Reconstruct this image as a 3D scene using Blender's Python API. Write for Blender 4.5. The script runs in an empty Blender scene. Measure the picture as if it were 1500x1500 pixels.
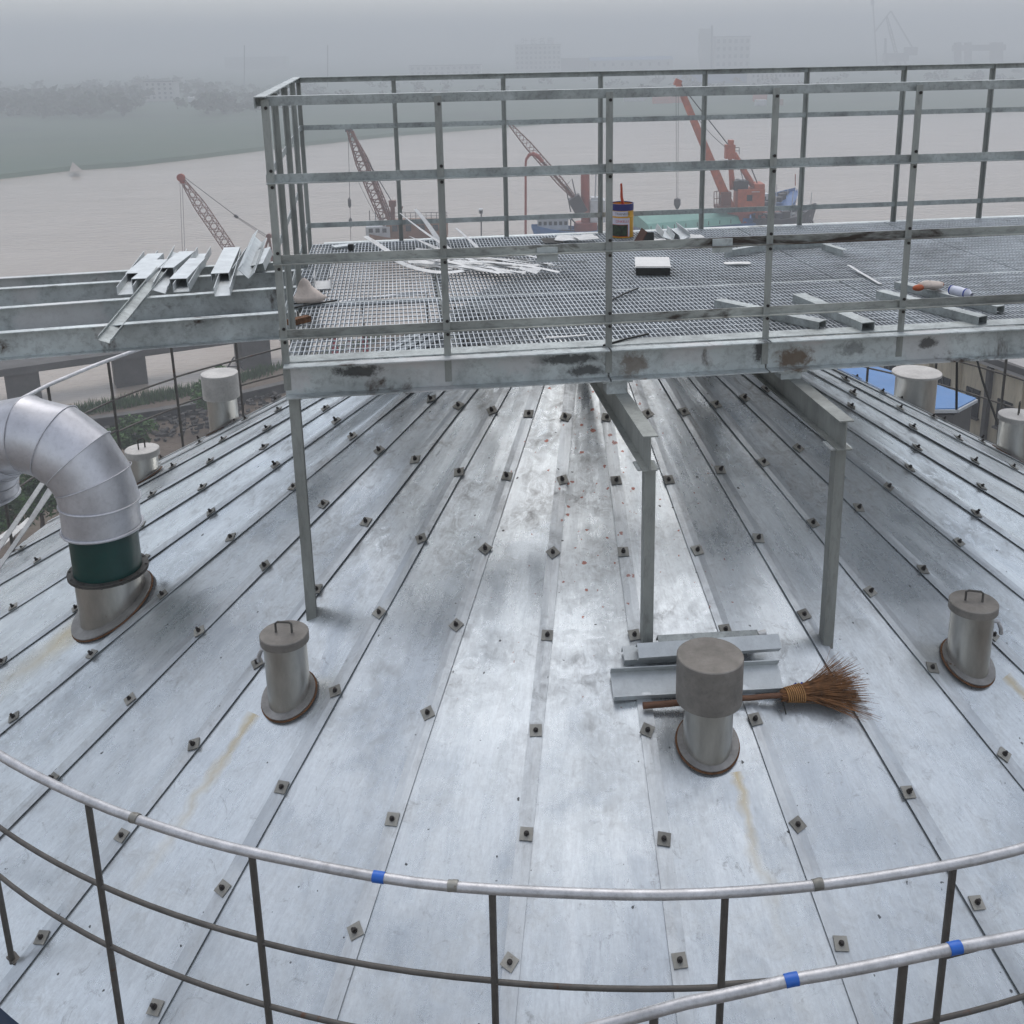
import bpy, math, random
from mathutils import Vector, Matrix, noise

random.seed(7)
SC = bpy.context.scene
COL = SC.collection
R_ = math.radians
PI = math.pi

# ------------------------------------------------------------------ camera
CAMZ = 26.0                       # camera height over the river, metres
F, PIT, ROL, CX, CY = 1545.356, 0.270499, 0.016831, 778.895, 493.226   # lens solved on a 1500 px frame
cam = bpy.data.cameras.new('camera')
camo = bpy.data.objects.new('camera', cam)
COL.objects.link(camo)
cam.sensor_width = 36.0
cam.sensor_fit = 'HORIZONTAL'
cam.lens = 36.0 * F / 1500.0
cam.shift_x = (750.0 - CX) / 1500.0
cam.shift_y = (CY - 750.0) / 1500.0
cam.clip_start = 0.05
cam.clip_end = 6000.0
camo.matrix_world = Matrix.Translation((0, 0, CAMZ)) @ Matrix.Rotation(PI / 2 - PIT, 4, 'X') @ Matrix.Rotation(-ROL, 4, 'Z')
SC.camera = camo

# ------------------------------------------------------------------ sky, sun, exposure
SUN_EL, SUN_AZ = R_(63.0), R_(4.0)
world = bpy.data.worlds.new('World')
SC.world = world
world.use_nodes = True
wn, wl = world.node_tree.nodes, world.node_tree.links
wn.clear()
sky = wn.new('ShaderNodeTexSky')
sky.sky_type = 'NISHITA'
sky.sun_disc = False
sky.sun_elevation = SUN_EL
sky.sun_rotation = SUN_AZ
sky.air_density = 1.0
sky.dust_density = 1.6
sky.ozone_density = 1.0
hs = wn.new('ShaderNodeHueSaturation')
hs.inputs['Saturation'].default_value = 0.40      # overcast: the blue is washed out
bg = wn.new('ShaderNodeBackground')
bg.inputs['Strength'].default_value = 0.15
wo = wn.new('ShaderNodeOutputWorld')
wl.new(sky.outputs[0], hs.inputs['Color'])
wl.new(hs.outputs[0], bg.inputs['Color'])
wl.new(bg.outputs[0], wo.inputs['Surface'])

sun = bpy.data.lights.new('sun', 'SUN')
sun.energy = 0.5
sun.angle = R_(60.0)
sun.color = (1.0, 0.97, 0.93)
suno = bpy.data.objects.new('sun', sun)
COL.objects.link(suno)
suno.location = (0, 0, 60)
_sd = Vector((math.sin(SUN_AZ) * math.cos(SUN_EL), math.cos(SUN_AZ) * math.cos(SUN_EL), math.sin(SUN_EL)))
suno.rotation_euler = (-_sd).to_track_quat('-Z', 'Y').to_euler()

SC.view_settings.view_transform = 'Standard'
SC.view_settings.look = 'None'
SC.view_settings.gamma = 1.0
SC.view_settings.exposure = 0.60
SC.view_settings.use_curve_mapping = False
SC.render.engine = 'CYCLES'
SC.cycles.max_bounces = 6
SC.cycles.volume_bounces = 1
SC.cycles.use_denoising = True
SC.cycles.caustics_reflective = False
SC.cycles.caustics_refractive = False

# ------------------------------------------------------------------ the site's survey: sight lines to points
_c, _s = math.cos(PIT), math.sin(PIT)


def ray(x, y):
    X, Y = (x - CX) / F, -(y - CY) / F
    cr, sr = math.cos(-ROL), math.sin(-ROL)
    X, Y = X * cr - Y * sr, X * sr + Y * cr
    return Vector((X, _c + Y * _s, -_s + Y * _c))


def G(x, y, z):                    # sight line meets the level z
    d = ray(x, y)
    t = (z - CAMZ) / d.z
    return Vector((d.x * t, d.y * t, z))


def D(x, y, depth):                # sight line at that distance north of the camera
    d = ray(x, y)
    t = depth / d.y
    return Vector((d.x * t, depth, CAMZ + d.z * t))


# ------------------------------------------------------------------ object helpers
def link(o, parent=None):
    COL.objects.link(o)
    if parent is not None:
        o.parent = parent
        base = parent
        o.matrix_parent_inverse = base['_m'] if False else world_of(base).inverted()
    return o


def world_of(o):
    m = o.matrix_basis.copy()
    p = o.parent
    if p is not None:
        return world_of(p) @ o.matrix_parent_inverse @ m
    return m


def tag(o, label, cat=None, group=None, kind=None):
    if label:
        o['label'] = label
    if cat:
        o['category'] = cat
    if group:
        o['group'] = group
    if kind:
        o['kind'] = kind
    return o


def empty(name, loc, label, cat, group=None):
    o = bpy.data.objects.new(name, None)
    o.location = loc
    o.empty_display_size = 0.2
    COL.objects.link(o)
    tag(o, label, cat, group)
    return o


class MB:
    """collects shapes into one mesh"""

    def __init__(self):
        self.v, self.f, self.sm, self.mi = [], [], [], []

    def add(self, vs, fs, smooth=False, mi=0):
        o = len(self.v)
        self.v += [Vector(p) for p in vs]
        self.f += [[i + o for i in f] for f in fs]
        self.sm += [smooth] * len(fs)
        self.mi += [mi] * len(fs)
        return self

    def box(self, c, sx, sy, sz, rot=None, mi=0):
        c = Vector(c)
        vs = []
        for z in (-1, 1):
            for y in (-1, 1):
                for x in (-1, 1):
                    p = Vector((x * sx / 2, y * sy / 2, z * sz / 2))
                    vs.append(c + (rot @ p if rot is not None else p))
        return self.add(vs, [[0, 2, 3, 1], [4, 5, 7, 6], [0, 1, 5, 4], [2, 6, 7, 3], [0, 4, 6, 2], [1, 3, 7, 5]], mi=mi)

    def extr(self, prof, p0, p1, up=(0, 0, 1), mi=0, prof1=None):
        p0, p1 = Vector(p0), Vector(p1)
        w = (p1 - p0).normalized()
        up = Vector(up)
        v = (up - w * up.dot(w)).normalized()
        u = v.cross(w)
        n = len(prof)
        vs = [p0 + u * a + v * b for a, b in prof] + [p1 + u * a + v * b for a, b in (prof1 or prof)]
        fs = [[i, (i + 1) % n, n + (i + 1) % n, n + i] for i in range(n)]
        fs += [list(range(n))[::-1], [n + i for i in range(n)]]
        return self.add(vs, fs, mi=mi)

    def bar(self, p0, p1, w, h, up=(0, 0, 1), mi=0):
        return self.extr([(-w / 2, -h / 2), (w / 2, -h / 2), (w / 2, h / 2), (-w / 2, h / 2)], p0, p1, up, mi)

    def tube(self, pts, r, seg=10, smooth=True, cap=True, mi=0, closed=False):
        pts = [Vector(p) for p in pts]
        n = len(pts)
        rs = r if isinstance(r, (list, tuple)) else [r] * n
        vs, fs = [], []
        prevu = None
        for i, p in enumerate(pts):
            if closed:
                t = (pts[(i + 1) % n] - pts[i - 1]).normalized()
            else:
                t = (pts[min(i + 1, n - 1)] - pts[max(i - 1, 0)]).normalized()
            if prevu is None:
                a = Vector((0, 0, 1)) if abs(t.z) < 0.9 else Vector((1, 0, 0))
                u = t.cross(a).normalized()
            else:
                u = (prevu - t * prevu.dot(t)).normalized()
            prevu = u
            v = t.cross(u)
            for k in range(seg):
                a = 2 * PI * k / seg
                vs.append(p + (u * math.cos(a) + v * math.sin(a)) * rs[i])
        m = n if closed else n - 1
        for i in range(m):
            j = (i + 1) % n
            for k in range(seg):
                k2 = (k + 1) % seg
                fs.append([i * seg + k, i * seg + k2, j * seg + k2, j * seg + k])
        self.add(vs, fs, smooth, mi)
        if cap and not closed:
            self.add(vs[:seg], [list(range(seg))[::-1]], mi=mi)
            self.add(vs[-seg:], [list(range(seg))], mi=mi)
        return self

    def lathe(self, prof, org, seg=32, axis=(0, 0, 1), mi=0, smooth=True, ends=True):
        """prof: (radius, height) pairs turned round the axis"""
        org, ax = Vector(org), Vector(axis).normalized()
        a = Vector((1, 0, 0)) if abs(ax.x) < 0.9 else Vector((0, 1, 0))
        u = (a - ax * a.dot(ax)).normalized()
        v = ax.cross(u)
        # each profile piece gets its own rings so that edges stay crisp
        for (r0, h0), (r1, h1) in zip(prof[:-1], prof[1:]):
            vs, fs = [], []
            for r, h in ((r0, h0), (r1, h1)):
                for k in range(seg):
                    t = 2 * PI * k / seg
                    vs.append(org + ax * h + (u * math.cos(t) + v * math.sin(t)) * r)
            for k in range(seg):
                k2 = (k + 1) % seg
                fs.append([k, k2, seg + k2, seg + k])
            self.add(vs, fs, smooth, mi)
        return self

    def build(self, name, mat, parent=None, centre=True):
        me = bpy.data.meshes.new(name)
        c = Vector((0, 0, 0))
        if centre and self.v:
            lo = Vector([min(p[i] for p in self.v) for i in range(3)])
            hi = Vector([max(p[i] for p in self.v) for i in range(3)])
            c = (lo + hi) / 2
            c.z = lo.z
        me.from_pydata([tuple(p - c) for p in self.v], [], self.f)
        me.polygons.foreach_set('use_smooth', self.sm)
        mats = mat if isinstance(mat, (list, tuple)) else [mat]
        for m in mats:
            me.materials.append(m)
        if len(mats) > 1:
            me.polygons.foreach_set('material_index', self.mi)
        me.update()
        o = bpy.data.objects.new(name, me)
        o.location = c
        return link(o, parent)


def channel(h, b, t):              # C section, web on the left, open to the right, centred on its height
    return [(0, -h / 2), (b, -h / 2), (b, -h / 2 + t), (t, -h / 2 + t), (t, h / 2 - t), (b, h / 2 - t), (b, h / 2), (0, h / 2)]


def angle_sec(a, b, t):            # L section: a along u, b down v
    return [(0, 0), (a, 0), (a, -t), (t, -t), (t, -b), (0, -b)]


def ibeam(h, b, t):
    return [(-b / 2, -h / 2), (b / 2, -h / 2), (b / 2, -h / 2 + t), (t / 2, -h / 2 + t), (t / 2, h / 2 - t), (b / 2, h / 2 - t),
            (b / 2, h / 2), (-b / 2, h / 2), (-b / 2, h / 2 - t), (-t / 2, h / 2 - t), (-t / 2, -h / 2 + t), (-b / 2, -h / 2 + t)]


# ------------------------------------------------------------------ materials
def new_mat(name):
    m = bpy.data.materials.new(name)
    m.use_nodes = True
    n, l = m.node_tree.nodes, m.node_tree.links
    return m, n, l, n['Principled BSDF']


def nd(n, kind, **kw):
    x = n.new(kind)
    for k, v in kw.items():
        if hasattr(x, k):
            setattr(x, k, v)
        else:
            x.inputs[k].default_value = v
    return x


def mathn(n, l, op, a, b=None, c=None, clamp=False):
    x = n.new('ShaderNodeMath')
    x.operation = op
    x.use_clamp = clamp
    for i, q in enumerate((a, b, c)):
        if q is None:
            continue
        if isinstance(q, (int, float)):
            x.inputs[i].default_value = q
        else:
            l.new(q, x.inputs[i])
    return x.outputs[0]


def mixc(n, l, fac, a, b, mode='MIX'):
    x = n.new('ShaderNodeMix')
    x.data_type = 'RGBA'
    x.blend_type = mode
    for s, q in ((0, fac), (6, a), (7, b)):
        if isinstance(q, (int, float)):
            x.inputs[s].default_value = q
        elif isinstance(q, (tuple, list)):
            x.inputs[s].default_value = (*q[:3], 1)
        else:
            l.new(q, x.inputs[s])
    return x.outputs[2]


def ramp(n, l, fac, stops):
    x = n.new('ShaderNodeValToRGB')
    l.new(fac, x.inputs[0])
    e = x.color_ramp.elements
    while len(e) < len(stops):
        e.new(0.5)
    for k, (p, c) in enumerate(stops):
        e[k].position = p
        e[k].color = (*c[:3], 1) if isinstance(c, (tuple, list)) else (c, c, c, 1)
    return x.outputs[0]


def posn(n, l, scale=(1, 1, 1)):
    g = n.new('ShaderNodeNewGeometry')
    m = n.new('ShaderNodeMapping')
    m.inputs['Scale'].default_value = scale
    l.new(g.outputs['Position'], m.inputs[0])
    return m.outputs[0]


def noisen(n, l, vec, scale, detail=4, rough=0.55, dist=0.0):
    x = n.new('ShaderNodeTexNoise')
    x.inputs['Scale'].default_value = scale
    x.inputs['Detail'].default_value = detail
    x.inputs['Roughness'].default_value = rough
    x.inputs['Distortion'].default_value = dist
    if vec is not None:
        l.new(vec, x.inputs['Vector'])
    return x.outputs['Fac']


def simple(name, col, rough=0.6, metal=0.0, var=0.25, scale=6.0, bump=0.0, spec=0.5, rust=0.0, rustcol=(0.09, 0.035, 0.015), dirt=(0.05, 0.045, 0.04), dirtamt=0.25, stretch=(1, 1, 1), pale=0.0, objvar=None):
    """a worn, slightly uneven surface of one base colour"""
    m, n, l, b = new_mat(name)
    p = posn(n, l, stretch)
    a = noisen(n, l, p, scale, 5, 0.6)
    dk = tuple(c * (1 - var) for c in col)
    lt = tuple(min(1, c * (1 + var)) for c in col)
    c = ramp(n, l, a, [(0.3, dk), (0.7, lt)])
    if dirtamt > 0:
        d = noisen(n, l, p, scale * 0.37, 6, 0.7, 0.3)
        c = mixc(n, l, mathn(n, l, 'MULTIPLY', ramp(n, l, d, [(0.5, 0.0), (0.75, 1.0)]), dirtamt), c, dirt)
    gr_ = ramp(n, l, noisen(n, l, p, scale * 7, 5, 0.75), [(0.48, 0.0), (0.70, 1.0)])
    c = mixc(n, l, mathn(n, l, 'MULTIPLY', gr_, min(0.5, dirtamt * 0.7)), c, dirt)
    if objvar:
        ov = n.new('ShaderNodeObjectInfo')
        c = mixc(n, l, mathn(n, l, 'MULTIPLY', ov.outputs['Random'], 0.6), c, objvar)
    if pale > 0:
        d = noisen(n, l, p, scale * 0.6, 3, 0.4, 0.2)
        c = mixc(n, l, mathn(n, l, 'MULTIPLY', ramp(n, l, d, [(0.58, 0.0), (0.63, 1.0)]), pale), c, (0.62, 0.61, 0.60))
    if rust > 0:
        d = noisen(n, l, p, scale * 0.8, 6, 0.65, 0.6)
        rm = ramp(n, l, d, [(0.74 - rust, 0.0), (0.82 - rust, 1.0)])
        c = mixc(n, l, rm, c, rustcol)
    l.new(c, b.inputs['Base Color'])
    b.inputs['Metallic'].default_value = metal
    r = noisen(n, l, p, scale * 1.7, 4)
    l.new(mathn(n, l, 'MULTIPLY_ADD', r, 0.25, rough - 0.12, clamp=True), b.inputs['Roughness'])
    b.inputs['Specular IOR Level'].default_value = spec
    if bump > 0:
        bn = n.new('ShaderNodeBump')
        bn.inputs['Strength'].default_value = bump
        bn.inputs['Distance'].default_value = 0.02
        l.new(noisen(n, l, p, scale * 3, 6), bn.inputs['Height'])
        l.new(bn.outputs[0], b.inputs['Normal'])
    return m


M = {}
M['galv'] = simple('galvanised_steel', (0.41, 0.44, 0.43), 0.55, 0.45, 0.25, 7, 0.05, rust=0.04, dirtamt=0.55)
M['galvrust'] = simple('galvanised_steel_stained', (0.56, 0.60, 0.59), 0.6, 0.35, 0.2, 3.0, 0.05, rust=0.15, rustcol=(0.075, 0.05, 0.035), dirtamt=0.55, pale=0.6)
M['railburn'] = simple('rail_steel_burnt', (0.40, 0.415, 0.385), 0.6, 0.42, 0.28, 3.2, 0.05, rust=0.17, rustcol=(0.055, 0.04, 0.03), dirtamt=0.6, stretch=(0.6, 0.6, 1.5))
M['galvbright'] = simple('new_galvanised_steel', (0.60, 0.63, 0.63), 0.45, 0.5, 0.12, 9, 0.04, dirtamt=0.15)
M['grating'] = simple('grating_steel', (0.57, 0.60, 0.62), 0.5, 0.4, 0.18, 2.2, dirtamt=0.55)
M['column'] = simple('weathered_column_steel', (0.36, 0.375, 0.35), 0.6, 0.4, 0.2, 5, 0.05, rust=0.06, dirtamt=0.4, stretch=(1, 1, 0.25))
M['railpipe'] = simple('zinc_pipe', (0.52, 0.52, 0.53), 0.45, 0.6, 0.18, 14, 0.05, rust=0.05, rustcol=(0.16, 0.11, 0.07), dirtamt=0.35)
M['darksteel'] = simple('dark_bare_steel', (0.11, 0.102, 0.092), 0.6, 0.35, 0.25, 12, 0.08, rust=0.10, rustcol=(0.10, 0.05, 0.03))
M['bolt'] = simple('bolt_steel', (0.035, 0.03, 0.028), 0.6, 0.4, 0.2, 40, rust=0.08)
M['clip'] = simple('clip_plate_steel', (0.21, 0.205, 0.185), 0.55, 0.5, 0.4, 14, 0.05, rust=0.12, rustcol=(0.13, 0.09, 0.05), objvar=(0.42, 0.41, 0.37))
M['nozzle'] = simple('nozzle_steel', (0.46, 0.445, 0.41), 0.34, 0.85, 0.22, 8, 0.05, rust=0.05, rustcol=(0.16, 0.10, 0.06), dirtamt=0.10, stretch=(1, 1, 0.3))
M['lid'] = simple('lid_steel', (0.27, 0.25, 0.225), 0.6, 0.5, 0.2, 10, 0.05, rust=0.08, rustcol=(0.15, 0.08, 0.05))
M['lidpale'] = simple('pale_lid', (0.55, 0.53, 0.50), 0.6, 0.2, 0.12, 8, dirtamt=0.3)
M['pad'] = simple('pad_plate', (0.30, 0.29, 0.275), 0.5, 0.6, 0.2, 15, 0.05, rust=0.10, rustcol=(0.12, 0.06, 0.03))
M['rust'] = simple('rust', (0.15, 0.068, 0.028), 0.9, 0.0, 0.5, 30, 0.3)
M['alu'] = simple('aluminium_jacket', (0.66, 0.66, 0.69), 0.44, 0.75, 0.10, 5, 0.06, dirtamt=0.2)
M['green'] = simple('green_paint', (0.004, 0.048, 0.040), 0.35, 0.0, 0.2, 6, dirtamt=0.2)
M['flange'] = simple('flange_steel', (0.10, 0.095, 0.085), 0.6, 0.4, 0.3, 14, 0.1, rust=0.12)
M['blueshell'] = simple('blue_shell_paint', (0.02, 0.06, 0.13), 0.5, 0.0, 0.2, 3)
M['bluetape'] = simple('blue_tape', (0.015, 0.12, 0.50), 0.4, 0.0, 0.12, 20, dirtamt=0.1)
M['wood'] = simple('broom_handle_wood', (0.16, 0.075, 0.04), 0.7, 0.0, 0.35, 12, 0.1, stretch=(1, 6, 6))
M['bristle'] = simple('broom_twigs', (0.19, 0.085, 0.03), 0.85, 0.0, 0.5, 30, dirtamt=0.2)
M['twine'] = simple('twine', (0.42, 0.22, 0.08), 0.85, 0.0, 0.3, 30)
M['bluecloth'] = simple('blue_cloth', (0.03, 0.06, 0.30), 0.8, 0.0, 0.3, 30)
M['canyellow'] = simple('yellow_can_paint', (0.62, 0.32, 0.02), 0.35, 0.0, 0.1, 12, dirtamt=0.2)
M['canblue'] = simple('blue_can_band', (0.02, 0.02, 0.14), 0.35, 0.0, 0.1, 12, dirtamt=0.15)
M['canwhite'] = simple('white_can_label', (0.62, 0.58, 0.66), 0.4, 0.0, 0.06, 12, dirtamt=0.15)
M['canpic'] = simple('dark_can_picture', (0.025, 0.04, 0.02), 0.4, 0.0, 0.8, 40)
M['canred'] = simple('red_print', (0.55, 0.05, 0.03), 0.4, 0.0, 0.1, 12)
M['orangepaint'] = simple('wet_orange_paint', (0.40, 0.05, 0.012), 0.3, 0.0, 0.25, 25)
M['whitebox'] = simple('white_card', (0.72, 0.71, 0.68), 0.7, 0.0, 0.05, 8, dirtamt=0.15)
M['whitestrip'] = simple('white_strip', (0.66, 0.66, 0.645), 0.5, 0.1, 0.12, 10, dirtamt=0.35)
M['darkplate'] = simple('dark_plate', (0.02, 0.02, 0.018), 0.6, 0.2, 0.4, 10)
M['brownboard'] = simple('brown_board', (0.10, 0.045, 0.03), 0.8, 0.0, 0.3, 10)
M['rag'] = simple('pale_rag', (0.58, 0.50, 0.44), 0.9, 0.0, 0.12, 20, 0.1)
M['bottle'] = simple('white_plastic', (0.62, 0.64, 0.74), 0.4, 0.0, 0.08, 20)
M['cranered'] = simple('crane_red_paint', (0.42, 0.085, 0.025), 0.6, 0.0, 0.25, 1.5, dirtamt=0.4)
M['craneroof'] = simple('crane_faded_red', (0.30, 0.055, 0.03), 0.6, 0.0, 0.2, 1.0)
M['cranebrown'] = simple('crane_brown_paint', (0.16, 0.055, 0.035), 0.65, 0.1, 0.2, 1.5)
M['cranedark'] = simple('crane_dark_steel', (0.05, 0.045, 0.045), 0.6, 0.3, 0.2, 2)
M['rope'] = simple('wire_rope', (0.06, 0.06, 0.06), 0.6, 0.3, 0.1, 2)
M['deckbrown'] = simple('brown_deckhouse', (0.22, 0.10, 0.045), 0.7, 0.0, 0.2, 1.0)
M['boatwhite'] = simple('boat_white', (0.52, 0.54, 0.55), 0.5, 0.0, 0.15, 1.5)
M['boatblue'] = simple('boat_blue', (0.025, 0.13, 0.36), 0.5, 0.0, 0.2, 1.2)
M['boatdark'] = simple('boat_dark_hull', (0.035, 0.035, 0.045), 0.6, 0.0, 0.3, 1.2)
M['bargegreen'] = simple('barge_green_tarp', (0.14, 0.34, 0.28), 0.6, 0.0, 0.12, 0.8)
M['glassdark'] = simple('dark_glass', (0.015, 0.02, 0.025), 0.15, 0.0, 0.2, 2)
M['concrete'] = simple('jetty_concrete', (0.10, 0.095, 0.09), 0.85, 0.0, 0.25, 0.8, 0.1, dirtamt=0.5)
M['stonewall'] = simple('quay_wall_stone', (0.06, 0.055, 0.05), 0.9, 0.0, 0.5, 1.6, 0.4)
M['cream'] = simple('cream_render', (0.60, 0.53, 0.40), 0.85, 0.0, 0.15, 0.8, 0.05, dirtamt=0.4, stretch=(1, 1, 0.2))
M['greyroof'] = simple('grey_roof_felt', (0.40, 0.385, 0.37), 0.9, 0.0, 0.12, 1.2)
M['blueroof'] = simple('blue_sheet_roof', (0.05, 0.18, 0.42), 0.45, 0.0, 0.08, 0.6, dirtamt=0.1)
M['farwall'] = simple('pale_render', (0.50, 0.50, 0.48), 0.9, 0.0, 0.08, 0.1, dirtamt=0.2)
M['farblue'] = simple('far_blue_roof', (0.06, 0.16, 0.32), 0.7, 0.0, 0.1, 0.1)
M['farwin'] = simple('far_window_glass', (0.05, 0.06, 0.07), 0.3, 0.0, 0.2, 0.3)
M['fardark'] = simple('far_steel', (0.08, 0.09, 0.10), 0.8, 0.0, 0.1, 0.1)
M['orangemark'] = simple('orange_sheet', (0.45, 0.10, 0.03), 0.7, 0.0, 0.2, 1)
M['leafnear'] = simple('near_leaves', (0.050, 0.105, 0.025), 0.8, 0.0, 0.6, 0.9)
M['leaffar'] = simple('far_leaves', (0.020, 0.050, 0.020), 0.9, 0.0, 0.5, 0.08, dirtamt=0.0)
M['bark'] = simple('bark', (0.09, 0.065, 0.045), 0.95, 0.0, 0.3, 3)
M['redsign'] = simple('red_panel', (0.42, 0.02, 0.03), 0.6, 0.0, 0.1, 3)

# ---- the roof sheets: galvanised, handled, rained on, with rust runs below the nozzles
S = 0.45
AX, AY = 0.9116442 * S, 17.3227976 * S
APZ = CAMZ - 3.2422045 * S
SL = 0.5381837
CSL, SSL = math.cos(math.atan(SL)), math.sin(math.atan(SL))
TH0, DTH = -0.12686, 2 * PI / 38
RR0 = 3.4013 * S
REAVE = 10.97 * S
RTOP = 0.75


def roof(r, th, up=0.0):           # a point on the cone roof, lifted along its normal
    return Vector((AX + (r + up * SSL) * math.sin(th), AY - (r + up * SSL) * math.cos(th), APZ - SL * r + up * CSL))


def roofn(th):
    return Vector((SSL * math.sin(th), -SSL * math.cos(th), CSL))


def sheet_material(name, strip=False):
    m, n, l, b = new_mat(name)
    g = n.new('ShaderNodeNewGeometry')
    sep = n.new('ShaderNodeSeparateXYZ')
    l.new(g.outputs['Position'], sep.inputs[0])
    dx = mathn(n, l, 'SUBTRACT', sep.outputs[0], AX)
    dy = mathn(n, l, 'SUBTRACT', AY, sep.outputs[1])
    ang = mathn(n, l, 'ARCTAN2', dx, dy)
    rad = mathn(n, l, 'SQRT', mathn(n, l, 'ADD', mathn(n, l, 'MULTIPLY', dx, dx), mathn(n, l, 'MULTIPLY', dy, dy)))
    cmb = n.new('ShaderNodeCombineXYZ')
    l.new(mathn(n, l, 'MULTIPLY', ang, 14.0), cmb.inputs[0])
    l.new(mathn(n, l, 'MULTIPLY', rad, 0.8), cmb.inputs[1])
    oi = n.new('ShaderNodeObjectInfo')
    l.new(mathn(n, l, 'MULTIPLY', oi.outputs['Random'], 30.0), cmb.inputs[2])
    pol = cmb.outputs[0]
    p = g.outputs['Position']
    off = n.new('ShaderNodeVectorMath')
    off.operation = 'ADD'
    cof = n.new('ShaderNodeCombineXYZ')
    for q_, f_ in ((0, 17.0), (1, 29.0), (2, 11.0)):
        l.new(mathn(n, l, 'MULTIPLY', oi.outputs['Random'], f_), cof.inputs[q_])
    l.new(p, off.inputs[0])
    l.new(cof.outputs[0], off.inputs[1])
    ps = off.outputs[0]           # every sheet has its own history of wear
    streak = noisen(n, l, pol, 2.2, 5, 0.6, 0.4)
    blot = noisen(n, l, ps, 2.3, 6, 0.62, 0.6)
    fine = ramp(n, l, noisen(n, l, p, 55.0, 6, 0.8), [(0.36, 0.0), (0.64, 1.0)])
    grain = ramp(n, l, noisen(n, l, pol, 16.0, 6, 0.75, 0.3), [(0.42, 0.0), (0.66, 1.0)])
    base = ramp(n, l, streak, [(0.25, (0.70, 0.75, 0.765)), (0.75, (0.84, 0.885, 0.895))])
    base = mixc(n, l, mathn(n, l, 'MULTIPLY', fine, 0.26), base, (0.42, 0.44, 0.46))
    base = mixc(n, l, mathn(n, l, 'MULTIPLY', grain, 0.30), base, (0.40, 0.41, 0.42))
    # cloudy blue-grey patches: dull zinc, with dark reflections painted into the colour
    zinc_refl = ramp(n, l, noisen(n, l, ps, 1.3, 5, 0.6, 0.9), [(0.48, 0.0), (0.60, 1.0)])
    zinc_refl2 = mathn(n, l, 'MULTIPLY', zinc_refl, ramp(n, l, noisen(n, l, pol, 0.7, 3, 0.5), [(0.35, 0.2), (0.6, 1.0)]))
    base = mixc(n, l, mathn(n, l, 'MULTIPLY', zinc_refl2, 0.44), base, (0.33, 0.375, 0.415))
    # grey-brown smudges of trodden dirt
    sm = mathn(n, l, 'MULTIPLY', ramp(n, l, blot, [(0.42, 0.0), (0.62, 1.0)]), ramp(n, l, noisen(n, l, p, 13.0, 7, 0.78, 0.8), [(0.40, 0.0), (0.68, 1.0)]))
    trod = ramp(n, l, mathn(n, l, 'DIVIDE', rad, 5.0), [(0.35, 1.0), (0.72, 0.45)])
    base = mixc(n, l, mathn(n, l, 'MULTIPLY', mathn(n, l, 'MULTIPLY', sm, trod), 0.85), base, (0.20, 0.185, 0.165))
    # footprint-like scuffs
    sc = ramp(n, l, noisen(n, l, ps, 7.0, 7, 0.8, 1.5), [(0.58, 0.0), (0.68, 1.0)])
    base = mixc(n, l, mathn(n, l, 'MULTIPLY', sc, 0.5), base, (0.17, 0.16, 0.15))
    # dirty water marks running downhill from every fixing
    su = mathn(n, l, 'DIVIDE', mathn(n, l, 'SUBTRACT', ang, TH0 - DTH / 2), DTH)
    su = mathn(n, l, 'MULTIPLY', mathn(n, l, 'ABSOLUTE', mathn(n, l, 'SUBTRACT', mathn(n, l, 'FRACT', su), 0.5)), rad)
    sv = mathn(n, l, 'FRACT', mathn(n, l, 'DIVIDE', mathn(n, l, 'SUBTRACT', rad, RR0 - 0.02), S))
    run = mathn(n, l, 'MULTIPLY', mathn(n, l, 'SUBTRACT', 1.0, mathn(n, l, 'DIVIDE', su, 0.55), clamp=True), mathn(n, l, 'POWER', mathn(n, l, 'SUBTRACT', 1.0, sv, clamp=True), 1.5))
    run = mathn(n, l, 'MULTIPLY', run, ramp(n, l, noisen(n, l, pol, 9.0, 5, 0.7, 0.2), [(0.42, 0.0), (0.66, 1.0)]))
    base = mixc(n, l, mathn(n, l, 'MULTIPLY', run, 0.55), base, (0.25, 0.24, 0.225))
    wob_ = n.new('ShaderNodeTexNoise')
    wob_.inputs['Scale'].default_value = 38.0
    wob_.inputs['Detail'].default_value = 3.0
    l.new(p, wob_.inputs['Vector'])
    wv = n.new('ShaderNodeVectorMath')
    wv.operation = 'MULTIPLY_ADD'
    l.new(wob_.outputs['Color'], wv.inputs[0])
    wv.inputs[1].default_value = (0.028, 0.028, 0.05)
    l.new(p, wv.inputs[2])
    pr = wv.outputs[0]
    # small black specks
    vo = n.new('ShaderNodeTexVoronoi')
    vo.inputs['Scale'].default_value = 12.0
    vo.inputs['Randomness'].default_value = 1.0
    l.new(pr, vo.inputs['Vector'])
    sepc = n.new('ShaderNodeSeparateColor')
    l.new(vo.outputs['Color'], sepc.inputs[0])
    size = mathn(n, l, 'MULTIPLY', mathn(n, l, 'POWER', sepc.outputs[0], 2.5), 0.105)
    speck = mathn(n, l, 'LESS_THAN', vo.outputs['Distance'], size)
    base = mixc(n, l, mathn(n, l, 'MULTIPLY', speck, 0.9), base, (0.03, 0.028, 0.026))
    # splashes of the red-lead paint, thickest under the walkway's bare brackets
    vr = n.new('ShaderNodeTexVoronoi')
    vr.inputs['Scale'].default_value = 20.0
    l.new(pr, vr.inputs['Vector'])
    sepr = n.new('ShaderNodeSeparateColor')
    l.new(vr.outputs['Color'], sepr.inputs[0])
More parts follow.
